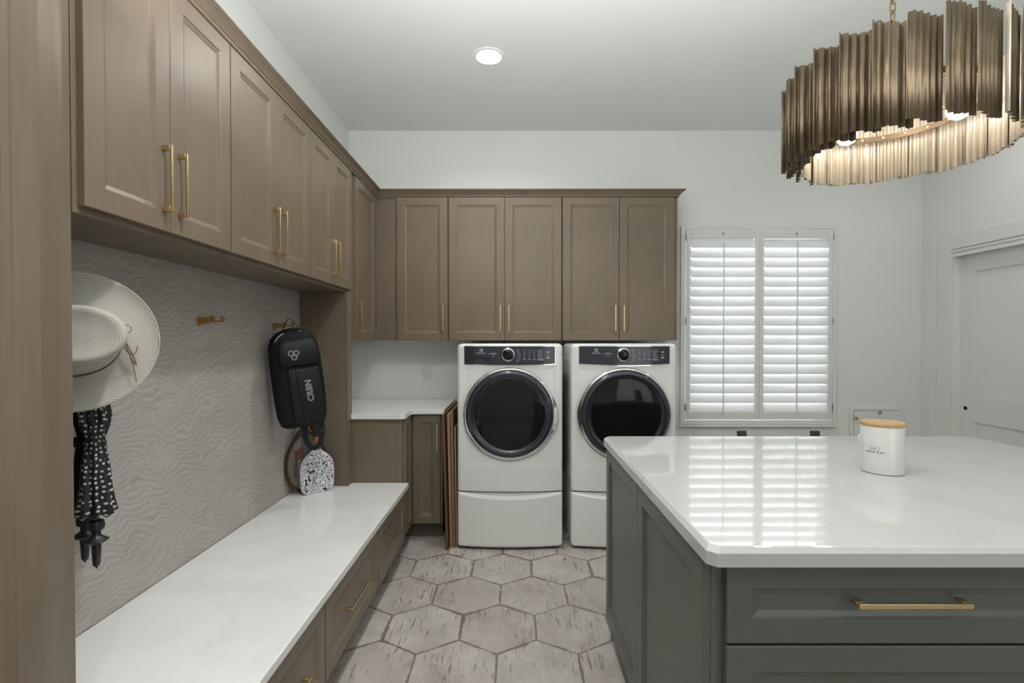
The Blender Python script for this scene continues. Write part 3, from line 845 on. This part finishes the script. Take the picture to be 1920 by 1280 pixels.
# stool behind the island
t = thing('counter_stool', 'dark stool behind the island, only its two back posts show', 'stool', (1.495, 2.62, 0))
def zrot(p): return p
for s in (-1, 1):
    bm = BM(); pts = smooth_path([(s * .20, .17, 0), (s * .195, .15, .35), (s * .195, .135, .62), (s * .205, .16, .78), (s * .208, .175, .852)], 5)
    strap(bm, pts, .048, .020, (1, 0, 0)); obj('back_post', bm, DKMET, t, smooth=True, ang=40, bevel=.003)
    bm = BM(); strap(bm, [(s * .19, -.16, 0), (s * .18, -.14, .60)], .032, .022, (1, 0, 0)); obj('leg', bm, DKMET, t, bevel=.002)
bm = BM(); box(bm, -.215, .215, -.185, .135, .60, .625); obj('seat', bm, WOODD, t, bevel=.006)
bm = BM(); box(bm, -.19, .19, .135, .152, .72, .80); obj('backrest', bm, DKMET, t, bevel=.003)
for yy in (-.155, .158):
    bm = BM(); box(bm, -.18, .18, yy - .008, yy + .008, .22, .24); obj('foot_rail', bm, DKMET, t, bevel=.002)

# access hatch on the back wall
t = thing('access_hatch', 'white square wall hatch with small knobs, right of the window', 'hatch', (2.918, YB - .0005, .50))
bm = BM()
hw, z0h, z1h, fw = .208, -.25, .329, .026
for a in ((-hw, -hw + fw, z0h, z1h), (hw - fw, hw, z0h, z1h), (-hw + fw, hw - fw, z1h - fw, z1h), (-hw + fw, hw - fw, z0h, z0h + fw)):
    box(bm, a[0], a[1], -.014, 0, a[2], a[3])
obj('hatch_frame', bm, TRIM, t, bevel=.003)
bm = BM(); box(bm, -hw + fw + .003, hw - fw - .003, -.018, -.001, z0h + fw + .003, z1h - fw - .003); dd = obj('hatch_door', bm, TRIM, t, bevel=.002)
for x, z in ((.020, z1h - .04), (-hw + .035, z1h - .085)):
    bm = BM(); lathe(bm, [(.004, -.0185), (.004, -.028), (.010, -.030), (.011, -.034), (.008, -.038), (.001, -.039)], 'y', (x, 0, z), 16)
    box(bm, x, x + .016, -.034, -.028, z - .005, z + .002)
    obj('knob', bm, STEEL, dd, smooth=True)

# ------------------------------------------------------------------ hooks
def hook(label, y):
    t = thing('coat_hook', label, 'hook', (XL + .0031, y, 1.446), PI / 2, 'square brass coat hooks on the wallpaper')
    bm = BM(); box(bm, -.009, .009, -.006, 0, -.022, .016); obj('back_plate', bm, HOOKB, t, bevel=.001)
    bm = BM(); box(bm, -.0065, .0065, -.050, -.0062, -.013, .012); obj('hook_post', bm, HOOKB, t, bevel=.001)
    bm = BM()
    box(bm, -.0065, .0065, -.068, -.050, -.0075, .020)
    box(bm, -.0065, .0065, -.098, -.068, -.0075, .0005)
    box(bm, -.0065, .0065, -.112, -.098, -.0075, .0165)
    obj('hook_prong', bm, HOOKB, t, bevel=.001)
hook('brass coat hook behind the white sun hat', 1.415)
hook('empty square brass coat hook in the middle of the wallpaper', 2.078)
hook('brass coat hook holding the black sling bag', 2.726)

# ------------------------------------------------------------------ sun hat
hn = Vector((.56, -.82, .10)).normalized()          # direction the crown points
hc = Vector((-1.175, 1.365, 1.358))
zl = Vector((0, 0, 1)); zl = (zl - hn * zl.dot(hn)).normalized(); xl = zl.cross(-hn).normalized() * -1
# local axes: x to the right seen from camera, y = -hn (into the hat), z up
yl = -hn; xl = yl.cross(zl).normalized()
t = thing('sun_hat', 'wide white straw sun hat with brown cord hanging on the wall', 'hat', hc)
t.rotation_euler = Matrix((xl, yl, zl)).transposed().to_euler()
def hat_ring(rx, rz, y, cx=0, cz=0, wav=0, n=96):
    out = []
    for k in range(n):
        a = 2 * PI * k / n
        out.append((cx + rx * math.cos(a), y + wav * math.sin(2 * a + .6) + wav * .5 * math.sin(3 * a), cz + rz * math.sin(a)))
    return out
prof = [(.001, .001, -.088), (.030, .020, -.087), (.060, .042, -.089), (.085, .060, -.095), (.098, .069, -.098), (.106, .075, -.093), (.109, .079, -.080), (.106, .084, -.045), (.104, .089, -.015), (.108, .096, -.005),
        (.122, .110, .001), (.144, .134, .005), (.166, .160, .006), (.184, .182, .003), (.1925, .192, -.002), (.1945, .1945, .001), (.191, .191, .005)]
ctr = [(-.020, .008)] * 7 + [(-.030, -.002), (-.036, -.010), (-.036, -.008), (-.036, .001), (-.036, 0), (-.036, 0), (-.036, 0), (-.036, 0), (-.036, 0), (-.036, 0)]
bm = BM(); rings = []
for i, (rx, rz, y) in enumerate(prof):
    rings.append(hat_ring(rx, rz, y, ctr[i][0], ctr[i][1], .0 if i < 9 else .003 * (i - 8) / 8))
loft(bm, rings, True, False)
hb = obj('crown_and_brim', bm, STRAW, t, smooth=True, ang=80)
bm = BM(); tube(bm, [(p[0], p[1], p[2]) for p in hat_ring(.1065, .0905, -.024, -.036, -.008, 0, 64)], .0022, 6, closed=True); obj('cord_band', bm, CORDM, t, smooth=True)
kx_, ky_, kz_ = .070, -.030, .014
bm = BM()
loop = [(kx_ + .012 + .011 * math.cos(a), ky_ - .004, kz_ + .016 + .011 * math.sin(a)) for a in [2 * PI * k / 16 for k in range(16)]]
tube(bm, loop, .0011, 6, closed=True)
loop = [(kx_ + .003 + .006 * math.cos(a), ky_ - .006, kz_ - .022 + .005 * math.sin(a)) for a in [2 * PI * k / 12 for k in range(12)]]
tube(bm, loop, .0011, 6, closed=True)
tube(bm, smooth_path([(kx_, ky_ - .004, kz_ - .012), (kx_ + .006, ky_ - .010, kz_ - .035), (kx_ + .018, ky_ - .002, kz_ - .052), (kx_ + .030, ky_ + .010, kz_ - .052), (kx_ + .036, ky_ + .016, kz_ - .030)], 5), .0012, 6)
obj('cord_knot', bm, CORDM, t, smooth=True)
bm = BM()
tube(bm, smooth_path([(kx_, ky_ - .004, kz_ - .004), (kx_ + .012, ky_ + .004, kz_ - .025), (kx_ + .026, ky_ + .014, kz_ - .060), (kx_ + .033, ky_ + .020, kz_ - .085)], 6), .0017, 6)
tube(bm, smooth_path([(kx_, ky_ - .005, kz_ - .006), (kx_ + .009, ky_ + .003, kz_ - .028), (kx_ + .022, ky_ + .014, kz_ - .065), (kx_ + .0295, ky_ + .020, kz_ - .083)], 6), .0017, 6)
tube(bm, smooth_path([(kx_, ky_ - .004, kz_ - .008), (kx_ + .012, ky_ + .004, kz_ - .034), (kx_ + .024, ky_ + .014, kz_ - .080), (kx_ + .033, ky_ + .018, kz_ - .132)], 6), .0014, 6)
obj('cord_end', bm, CORDL, t, smooth=True)

# ------------------------------------------------------------------ umbrellas hanging below the hat
def umbrella(label, x, y, ztop, canopy_mat, zhan, kr=1.0):
    t = thing('folded_umbrella', label, 'umbrella', (x, y, 0), 0, 'folded umbrellas hanging behind the sun hat')
    # canopy: pleated, hanging upside down, with a waist where it is strapped
    bm = BM(); rings = []; n = 64
    prof = [(1.42, .006, 0), (1.30, .014, .2), (1.22, .026, .35), (1.150, .036, .45), (1.118, .032, .35), (1.085, .024, .15), (1.070, .0225, .1), (1.055, .024, .15), (1.03, .029, .25), (.99, .033, .28), (.94, .036, .30), (.895, .042, .35), (.868, .046, .42), (.862, .040, .4), (.870, .020, .1)]
    for z, r, pl in prof:
        zz = z + (ztop - 1.42)
        r *= .93 * kr
        rings.append([(r * (1 + pl * .45 * math.sin(8 * a + z * 9)) * math.cos(a), r * (1 + pl * .45 * math.sin(8 * a + z * 9)) * math.sin(a), zz + (.006 * math.sin(8 * a) if z < .88 else 0)) for a in [2 * PI * k / n for k in range(n)]])
    loft(bm, rings); obj('canopy', bm, canopy_mat, t, smooth=True, ang=60)
    bm = BM(); z0 = 1.0625 + (ztop - 1.42); lathe(bm, [(.0245, z0 + .013), (.0255, z0 + .012), (.0255, z0 - .012), (.0245, z0 - .013)], 'z', seg=32, cap0=False, cap1=False)
    obj('closing_strap', bm, canopy_mat, t, smooth=True)
    bm = BM()
    h = zhan
    lathe(bm, [(.012, h + .18), (.015, h + .168), (.012, h + .155), (.009, h + .150), (.009, h + .138), (.018, h + .134), (.021, h + .122), (.019, h + .110), (.011, h + .104), (.011, h + .094), (.013, h + .090), (.024, h + .082), (.030, h + .078), (.024, h + .072), (.0125, h + .066), (.011, h + .040), (.0095, h + .010), (.007, h + .003), (.0025, h + .002), (.0025, h - .004), (.001, h - .005)][::-1], 'z', seg=24)
    obj('handle', bm, BLACK, t, smooth=True, ang=40)
    bm = BM(); lathe(bm, [(.005, h + .15), (.005, ztop + .02)], 'z', seg=10); obj('shaft', bm, BLACK, t)
    return t
umbrella('black umbrella with white polka dots hanging under the sun hat', -1.210, 1.420, 1.415, DOTS, .705)
umbrella('plain black umbrella hanging behind the polka-dot one, against the end cabinet', -1.290, 1.474, 1.415, FABRIC, .698, .72)

# ------------------------------------------------------------------ sling bag
bn = Vector((.56, -.83, 0)).normalized(); bu = Vector((-bn.y, bn.x, 0))   # bu points right seen from the camera
t = thing('sling_bag', 'black sling backpack hanging from the far brass hook', 'backpack', (-1.172, 2.662, 1.16))
rot = Matrix((bu, -bn, Vector((0, 0, 1)))).transposed()
t.rotation_euler = (rot @ Matrix.Rotation(math.radians(-7), 3, 'Y')).to_euler()
def sup(rx, ry, cx, cy, z, e=3.2, n=48, zf=None):
    out = []
    for k in range(n):
        a = 2 * PI * k / n; ca, sa = math.cos(a), math.sin(a)
        out.append((cx + rx * math.copysign(abs(ca) ** (2 / e), ca), cy + ry * math.copysign(abs(sa) ** (2 / e), sa), z))
    return out
def bag_mesh(prof, e=3.0):
    bm = BM(); loft(bm, [sup(rx, ry, cx, cy, z, e) for z, rx, ry, cx, cy in prof]); return bm
body = [(-.262, .060, .030, .0, .0), (-.258, .090, .048, .0, 0), (-.245, .112, .060, 0, 0), (-.20, .125, .066, 0, 0), (-.10, .129, .068, 0, 0), (.0, .130, .068, 0, 0), (.10, .129, .066, 0, 0), (.18, .122, .062, 0, 0), (.225, .106, .052, 0, 0), (.248, .082, .040, 0, 0), (.262, .050, .024, 0, .004), (.266, .020, .010, 0, .006)]
obj('main_compartment', bag_mesh(body), FABRIC, t, smooth=True, ang=80)
pk = [(.070, .060, .008, .012, -.066), (.074, .088, .016, .012, -.066), (.085, .098, .022, .012, -.066), (.14, .098, .024, .010, -.064), (.185, .092, .022, .008, -.058), (.208, .078, .018, .006, -.050), (.218, .055, .010, .004, -.044)]
obj('top_pocket', bag_mesh(pk, 4), FABRIC2, t, smooth=True, ang=80)
pk = [(-.240, .050, .008, .028, -.060), (-.232, .074, .014, .026, -.064), (-.20, .082, .017, .024, -.068), (-.05, .080, .016, .022, -.069), (.04, .078, .014, .020, -.068), (.060, .072, .008, .018, -.066)]
obj('front_pocket', bag_mesh(pk, 4), FABRIC2, t, smooth=True, ang=80)
bm = BM(); tube(bm, smooth_path([(-.020, -.088, .050), (-.018, -.090, .0), (-.012, -.092, -.10), (-.006, -.090, -.20), (-.004, -.082, -.236)], 6), .0022, 6); obj('zipper', bm, STRAP, t, smooth=True)
bm = BM(); tube(bm, [(-.031, -.086, .046), (-.031, -.091, .010)], .0024, 6); obj('zipper_pull', bm, DKMET, t, smooth=True)
PIPE = simple('silver_piping', (.42, .42, .42), .25, .6)
bm = BM()
tube(bm, smooth_path([(-.092, -.040, .205), (-.08, -.046, .225), (-.06, -.044, .240), (-.045, -.040, .247)], 5), .0035, 6)
obj('reflective_piping', bm, PIPE, t, smooth=True); bm = BM()
tube(bm, smooth_path([(.028, -.030, .252), (.05, -.032, .247), (.068, -.032, .238)], 5), .003, 6)
obj('reflective_piping', bm, PIPE, t, smooth=True)
# carry loop over the hook prong (local coordinates of the prong end)
bm = BM(); strap(bm, smooth_path([(-.045, .0, .252), (-.034, .012, .272), (-.016, .022, .305), (-.006, .024, .318), (.008, .024, .318), (.020, .022, .305), (.044, .012, .268), (.056, .0, .250)], 5), .012, .003, (0, 1, .1)); obj('carry_loop', bm, STRAP, t)
bm = BM(); strap(bm, smooth_path([(-.060, .008, .240), (-.030, .002, .264), (.01, .0, .270), (.045, .002, .262), (.07, .006, .235)], 5), .030, .006, (0, 1, 0)); obj('top_handle', bm, STRAP, t)
# hanging straps below
bm = BM(); strap(bm, smooth_path([(.000, -.01, -.250), (-.004, -.012, -.30), (.000, -.014, -.345), (.014, -.016, -.378), (.036, -.018, -.390), (.058, -.016, -.378), (.076, -.012, -.345), (.086, -.008, -.30), (.090, -.004, -.235)], 7), .005, .028, (0, 1, 0)); obj('shoulder_strap', bm, STRAP, t)
bm = BM(); box(bm, .068, .106, -.018, -.004, -.312, -.292); obj('buckle', bm, BLACK, t, bevel=.002)
# gear emblem
def ringm(bm, cx, cz, r1, r2, teeth, y):
    n = 48; A = []; B = []
    for k in range(n):
        a = 2 * PI * k / n
        ph = (k * teeth / n) % 1
        ro = r2 + (.0028 if ph < .45 else 0)
        A.append(bm.verts.new((cx + r1 * math.cos(a), y, cz + r1 * math.sin(a)))); B.append(bm.verts.new((cx + ro * math.cos(a), y, cz + ro * math.sin(a))))
    for k in range(n): bm.faces.new((A[k], A[(k + 1) % n], B[(k + 1) % n], B[k]))
bm = BM(); gx, gz, g = -.018, .132, .0128
for q, (ox, oz) in enumerate(((-g * 1.0, g * .62), (g * 1.0, g * .62), (0, -g * 1.1))): ringm(bm, gx + ox, gz + oz, .0085, .0142, 7, -.0898 - .0002 * q)
obj('gear_emblem', bm, LOGO, t)
bm = text_bm('CRBN', .043, 1.04, .0019, .0004)
bm.transform(Matrix.Translation((.036, -.0868, -.066)) @ Matrix.Rotation(math.radians(0), 4, 'Z') @ Matrix.Rotation(PI / 2, 4, 'X') @ Matrix.Rotation(math.radians(93), 4, 'Z'))
obj('lettering', bm, LOGO, t)

# ------------------------------------------------------------------ racket
rn = Vector((.80, -.60, 0)).normalized(); ru = Vector((-rn.y, rn.x, 0))
t = thing('tennis_racket', 'old wooden tennis racket leaning head down on the bench', 'racket', (-1.247, 2.930, .4612))
base = Matrix((ru, -rn, Vector((0, 0, 1)))).transposed()
t.rotation_euler = (base @ Matrix.Rotation(math.radians(-2.5), 3, 'X') @ Matrix.Rotation(math.radians(3), 3, 'Y')).to_euler()
ha, hb_ = .122, .170; hz0 = hb_ + .010
head = []
for k in range(72):
    a = 2 * PI * k / 72; s_ = math.sin(a)
    head.append((ha * math.cos(a) * (1 - .06 * s_), 0, hz0 + hb_ * s_))
bm = BM(); tube(bm, head, .010, 10, closed=True, flat=(.0085, .010)); obj('head_frame', bm, RACK, t, smooth=True)
bm = BM(); tube(bm, [(p[0] * .955, p[1] - .0065, hz0 + (p[2] - hz0) * .96) for p in head], .0028, 6, closed=True); obj('inlay', bm, RACKL, t, smooth=True)
bm = BM()
for s in (-1, 1):
    tube(bm, smooth_path([(s * .086, 0, hz0 + .105), (s * .060, 0, hz0 + .165), (s * .022, 0, hz0 + .215), (s * .013, 0, hz0 + .30)], 6), .0085, 8)
obj('throat', bm, RACK, t, smooth=True)
bm = BM()
for s in (-1, 1): tube(bm, smooth_path([(s * .018, -.008, hz0 + .175), (s * .008, -.008, hz0 + .225), (s * .006, -.008, hz0 + .30)], 5), .003, 6)
obj('throat_inlay', bm, ORANGE, t, smooth=True)
bm = BM(); lathe(bm, [(.012, hz0 + .295), (.015, hz0 + .32), (.015, hz0 + .47), (.018, hz0 + .482), (.016, hz0 + .488)], 'z', seg=8); obj('grip', bm, BLACK, t)
bm = BM()
k = -8
for i in range(-9, 10):
    x = i * .0112
    h = hb_ * math.sqrt(max(0, 1 - (x / ha) ** 2)) - .002
    if h > .02: tube(bm, [(x, 0, hz0 - h), (x, 0, hz0 + h)], .0008, 4)
for i in range(-12, 13):
    z = i * .0122
    h = ha * math.sqrt(max(0, 1 - (z / hb_) ** 2)) - .002
    if h > .02: tube(bm, [(-h, .0005, hz0 + z), (h, .0005, hz0 + z)], .0008, 4)
st = obj('strings', bm, STRING, t)
STEN = simple('red_stencil', (.10, .022, .018), .8)
bm = BM()
for i in range(-9, 10):       # red stencil painted on the strings: a W turned upside down
    x = i * .0112
    for seg0, seg1, lo, hi in ((-.078, -.050, -.085, .075), (-.045, -.020, .020, .085), (-.012, .015, -.085, .02), (.025, .050, .020, .085), (.052, .080, -.085, .075)):
        if seg0 <= x <= seg1: box(bm, x - .0054, x + .0054, -.0002, .0002, hz0 + lo, hz0 + hi)
obj('red_stencil', bm, STEN, t)

# ------------------------------------------------------------------ paddle
pn = Vector((.66, -.75, 0)).normalized(); pu = Vector((-pn.y, pn.x, 0))
t = thing('pickleball_paddle', 'white pickleball paddle with black doodle print leaning on the racket', 'paddle', (-1.172, 2.924, .4608))
base = Matrix((pu, -pn, Vector((0, 0, 1)))).transposed()
t.rotation_euler = (base @ Matrix.Rotation(math.radians(-3.5), 3, 'X')).to_euler()
def pad_outline(ins=0):
    half = [(.000, .0), (.060, .001), (.082, .010), (.093, .030), (.098, .07), (.099, .12), (.095, .165), (.084, .196), (.062, .222), (.036, .243), (.020, .262), (.0145, .283)]
    P = [(x - ins if x > 0 else 0, z + (ins if z < .1 else -ins * .3)) for x, z in half]
    pts = smooth_path([(x, 0, z) for x, z in P], 4)
    R_ = [(p.x, p.z) for p in pts]
    return R_ + [(-x, z) for x, z in R_[::-1] if x > 1e-5]
bm = BM(); prism(bm, pad_outline(0), 'y', -.0065, .0065); obj('core', bm, PADEDGE, t, smooth=True, ang=40)
bm = BM(); prism(bm, pad_outline(.0035), 'y', -.0072, -.0066); obj('printed_face', bm, DOODLE, t)
bm = BM(); prism(bm, pad_outline(.0035), 'y', .0066, .0072); obj('printed_face', bm, DOODLE, t)
bm = BM(); lathe(bm, [(.0135, .278), (.0145, .284), (.0145, .33), (.0135, .331)], 'z', seg=16, sy=.85); obj('collar', bm, ORANGE, t, smooth=True)
bm = BM(); lathe(bm, [(.0145, .331), (.0155, .34), (.0155, .395), (.017, .402), (.014, .408)], 'z', seg=16, sy=.85); obj('grip', bm, BLACK, t, smooth=True)

# ------------------------------------------------------------------ chandelier
PX, PY = 1.277, 1.68
t = thing('chandelier', 'round brass chandelier of corrugated sheets hanging over the island', 'chandelier', (PX, PY, 2.14))
NP, RP = 24, .325
for i in range(NP):
    a = 2 * PI * i / NP - math.radians(1)
    bm = BM(); w_, n = .118, 44
    ph = random.uniform(0, 6); h0 = -.152 + random.uniform(-.006, .006); h1 = .150 + random.uniform(-.008, .008)
    yaw = math.radians(27 - 23 * math.sin(a + PI / 2))
    f1, f2 = random.uniform(4.6, 5.6), random.uniform(8, 11)
    top, bot = [], []
    for k in range(n + 1):
        u = k / n
        off = .0050 * math.sin(2 * PI * f1 * u + ph) + .0022 * math.sin(2 * PI * f2 * u + ph * 2)
        bot.append((u * w_, off, h0 + .004 * math.sin(u * 7 + ph))); top.append((u * w_, off, h1 + .004 * math.sin(u * 6 + ph * 1.7)))
    loft(bm, [bot, top], False, False, closed=False)
    rad = Vector((math.cos(a), math.sin(a), 0))
    # the clockwise edge sits on the rim, the other edge tucks in behind the next sheet
    M = Matrix.Translation(rad * RP) @ Matrix.Rotation(a + PI / 2 + yaw, 4, 'Z')
    bm.transform(M)
    o = obj('corrugated_sheet', bm, BRONZE, t, smooth=True, ang=80, recalc=False); o.data.materials.append(BRONZEGLOW)
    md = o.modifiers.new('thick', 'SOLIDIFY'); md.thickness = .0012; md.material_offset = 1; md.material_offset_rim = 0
zr = -.004
bm = BM(); rings = []
for k in range(73):
    a = 2 * PI * k / 72; c_, s_ = math.cos(a), math.sin(a)
    rings.append([(c_ * r, s_ * r, z) for r, z in ((.262, zr - .010), (.262, zr + .010), (.256, zr + .010), (.256, zr - .010))])
loft(bm, rings, False, False); obj('ring', bm, RINGM, t, smooth=True, ang=40)
for k in range(NP):
    a = 2 * PI * (k + .5) / NP + math.radians(6)
    bm = BM(); lathe(bm, [(.001, .2495), (.004, .2505), (.0045, .2555)], 'x', (0, 0, zr), 10); bm.transform(Matrix.Rotation(a, 4, 'Z')); obj('screw', bm, BRASS, t, smooth=True)
for k in range(4):
    a = math.radians(8 + 90 * k)
    bm = BM(); tube(bm, [(math.cos(a) * .257, math.sin(a) * .257, zr), (math.cos(a) * .02, math.sin(a) * .02, .10)], .005, 8); obj('spoke', bm, BRASS, t, smooth=True)
bm = BM(); lathe(bm, [(.012, .085), (.024, .092), (.024, .112), (.010, .120), (.006, .128), (.006, .248), (.011, .252), (.011, .262), (.005, .266)], 'z', seg=20); hub = obj('center_stem', bm, RINGM, t, smooth=True, ang=40)
bm = BM(); tube(bm, [(.017 * math.cos(a), 0, .281 + .017 * math.sin(a)) for a in [2 * PI * k / 20 for k in range(20)]], .0038, 8, closed=True); obj('stem_loop', bm, RINGM, t, smooth=True)
for x, y in ((-.077, .112), (-.135, -.088), (.143, -.094)):
    a = math.atan2(y, x)
    bm = BM(); lathe(bm, [(.006, .125), (.014, .120), (.014, .065), (.017, .060), (.017, .028)], 'z', (x, y, 0), 16)
    tube(bm, [(x, y, .10), (math.cos(a) * .022, math.sin(a) * .022, .10)], .0045, 8)
    sk = obj('lamp_socket', bm, RINGM, t, smooth=True, ang=40)
    bm = BM(); lathe(bm, [(.012, .029), (.014, .016), (.026, -.012), (.0335, -.034), (.0325, -.050), (.024, -.064), (.012, -.071), (.001, -.073)], 'z', (x, y, 0), 24)
    obj('bulb', bm, BULB, sk, smooth=True, ang=60)
zc_ = .312; link = 0
bmc = []
while zc_ < ZC - 2.14 - .04:
    bm = BM(); h_, w_ = .0175, .0085
    pts = []
    for k in range(20):
        a = 2 * PI * k / 20
        u, v = w_ * math.cos(a), h_ * math.sin(a) + math.copysign(.004, math.sin(a) + 1e-9)
        pts.append((u, 0, zc_ + v) if link % 2 else (0, u, zc_ + v))
    tube(bm, pts, .0026, 6, closed=True); obj('chain_link', bm, STEEL if False else RINGM, t, smooth=True)
    zc_ += .033; link += 1
bm = BM(); lathe(bm, [(.006, ZC - 2.14 - .042), (.01, ZC - 2.14 - .035), (.055, ZC - 2.14 - .022), (.062, ZC - 2.14 - .008), (.062, ZC - 2.14 - .0005)], 'z', seg=32); obj('ceiling_canopy', bm, RINGM, t, smooth=True, ang=40)

# ------------------------------------------------------------------ downlight in view
def downlight(x, y, label):
    t = thing('recessed_light', label, 'ceiling light', (x, y, ZC), 0, 'recessed ceiling downlights')
    bm = BM(); lathe(bm, [(.073, -.002), (.076, -.005), (.092, -.004), (.094, -.0005)], 'z', seg=40, cap0=False, cap1=False); obj('trim_ring', bm, CEIL, t, smooth=True)
    bm = BM(); lathe(bm, [(.074, -.0025), (.001, -.0025)], 'z', seg=40, cap0=False); obj('lens', bm, CANL, t)
downlight(CX, CY, 'bright round recessed ceiling light in front of the laundry wall')

def area(name, loc, size, power, col=(1, 1, 1), rot=(0, 0, 0), shape='DISK', spread=None):
    l = bpy.data.lights.new(name, 'AREA'); l.shape = shape; l.energy = power; l.color = col
    if shape == 'RECTANGLE': l.size, l.size_y = size
    else: l.size = size
    if spread: l.spread = spread
    o = bpy.data.objects.new(name, l); o.location = loc; o.rotation_euler = rot; COL.objects.link(o); return o
for nme, x, y, p in (('downlight_lamp', CX, CY, 9), ('downlight_lamp', -.15, 1.15, 16), ('downlight_lamp', 2.75, 2.96, 3.5), ('downlight_lamp', 2.75, 1.15, 2),
                     ('downlight_lamp', -.15, -.7, 10), ('downlight_lamp', 1.3, -.7, 3), ('downlight_lamp', 2.75, -.7, 5)):
    area(nme, (x, y, ZC - .012), .13, p, (1, .98, .95), spread=math.radians(150))
def aimed(name, loc, target, size, power, col):
    d_ = Vector(target) - Vector(loc)
    return area(name, loc, size, power, col, d_.to_track_quat('-Z', 'Y').to_euler(), 'RECTANGLE')
aimed('room_fill', (2.1, -1.4, 1.5), (-1.3, 2.2, 1.4), (1.6, 1.6), 12, (1, .99, .97))
aimed('ceiling_bounce', (.15, .75, 2.2), (.4, 1.25, 4), (2.2, 1.8), 70, (.97, .995, 1))

# ------------------------------------------------------------------ world
wd = bpy.data.worlds.new('sky'); sc.world = wd; wd.use_nodes = True
nt = wd.node_tree; bg = nt.nodes['Background']
tcw = nt.nodes.new('ShaderNodeTexCoord'); sp = nt.nodes.new('ShaderNodeSeparateXYZ'); nt.links.new(tcw.outputs['Generated'], sp.inputs[0])
nt.links.new(ramp(nt, sp.outputs[2], [(0, (.75, .78, .74)), (.5, (.95, .98, 1.0)), (1, (.8, .9, 1.0))]), bg.inputs[0])
bg.inputs[1].default_value = 15.0

# ------------------------------------------------------------------ camera
cam = bpy.data.cameras.new('camera'); co = bpy.data.objects.new('camera', cam); COL.objects.link(co)
F = 925.0; pitch = math.radians(.7)
cam.sensor_width = 36; cam.lens = F / 1920 * 36; cam.clip_start = .02
co.location = (0, 0, 1.355); co.rotation_euler = (PI / 2 - pitch, 0, 0)
cam.shift_x = -5 / 1920; cam.shift_y = (641 - (640 - F * math.tan(pitch))) / 1920
sc.camera = co
sc.view_settings.view_transform = 'Standard'
sc.view_settings.look = 'None'
sc.view_settings.exposure = 0
sc.cycles.use_denoising = True
sc.cycles.max_bounces = 10; sc.cycles.diffuse_bounces = 6; sc.cycles.transparent_max_bounces = 12
sc.cycles.sample_clamp_indirect = 8
sc.cycles.caustics_reflective = False; sc.cycles.caustics_refractive = False
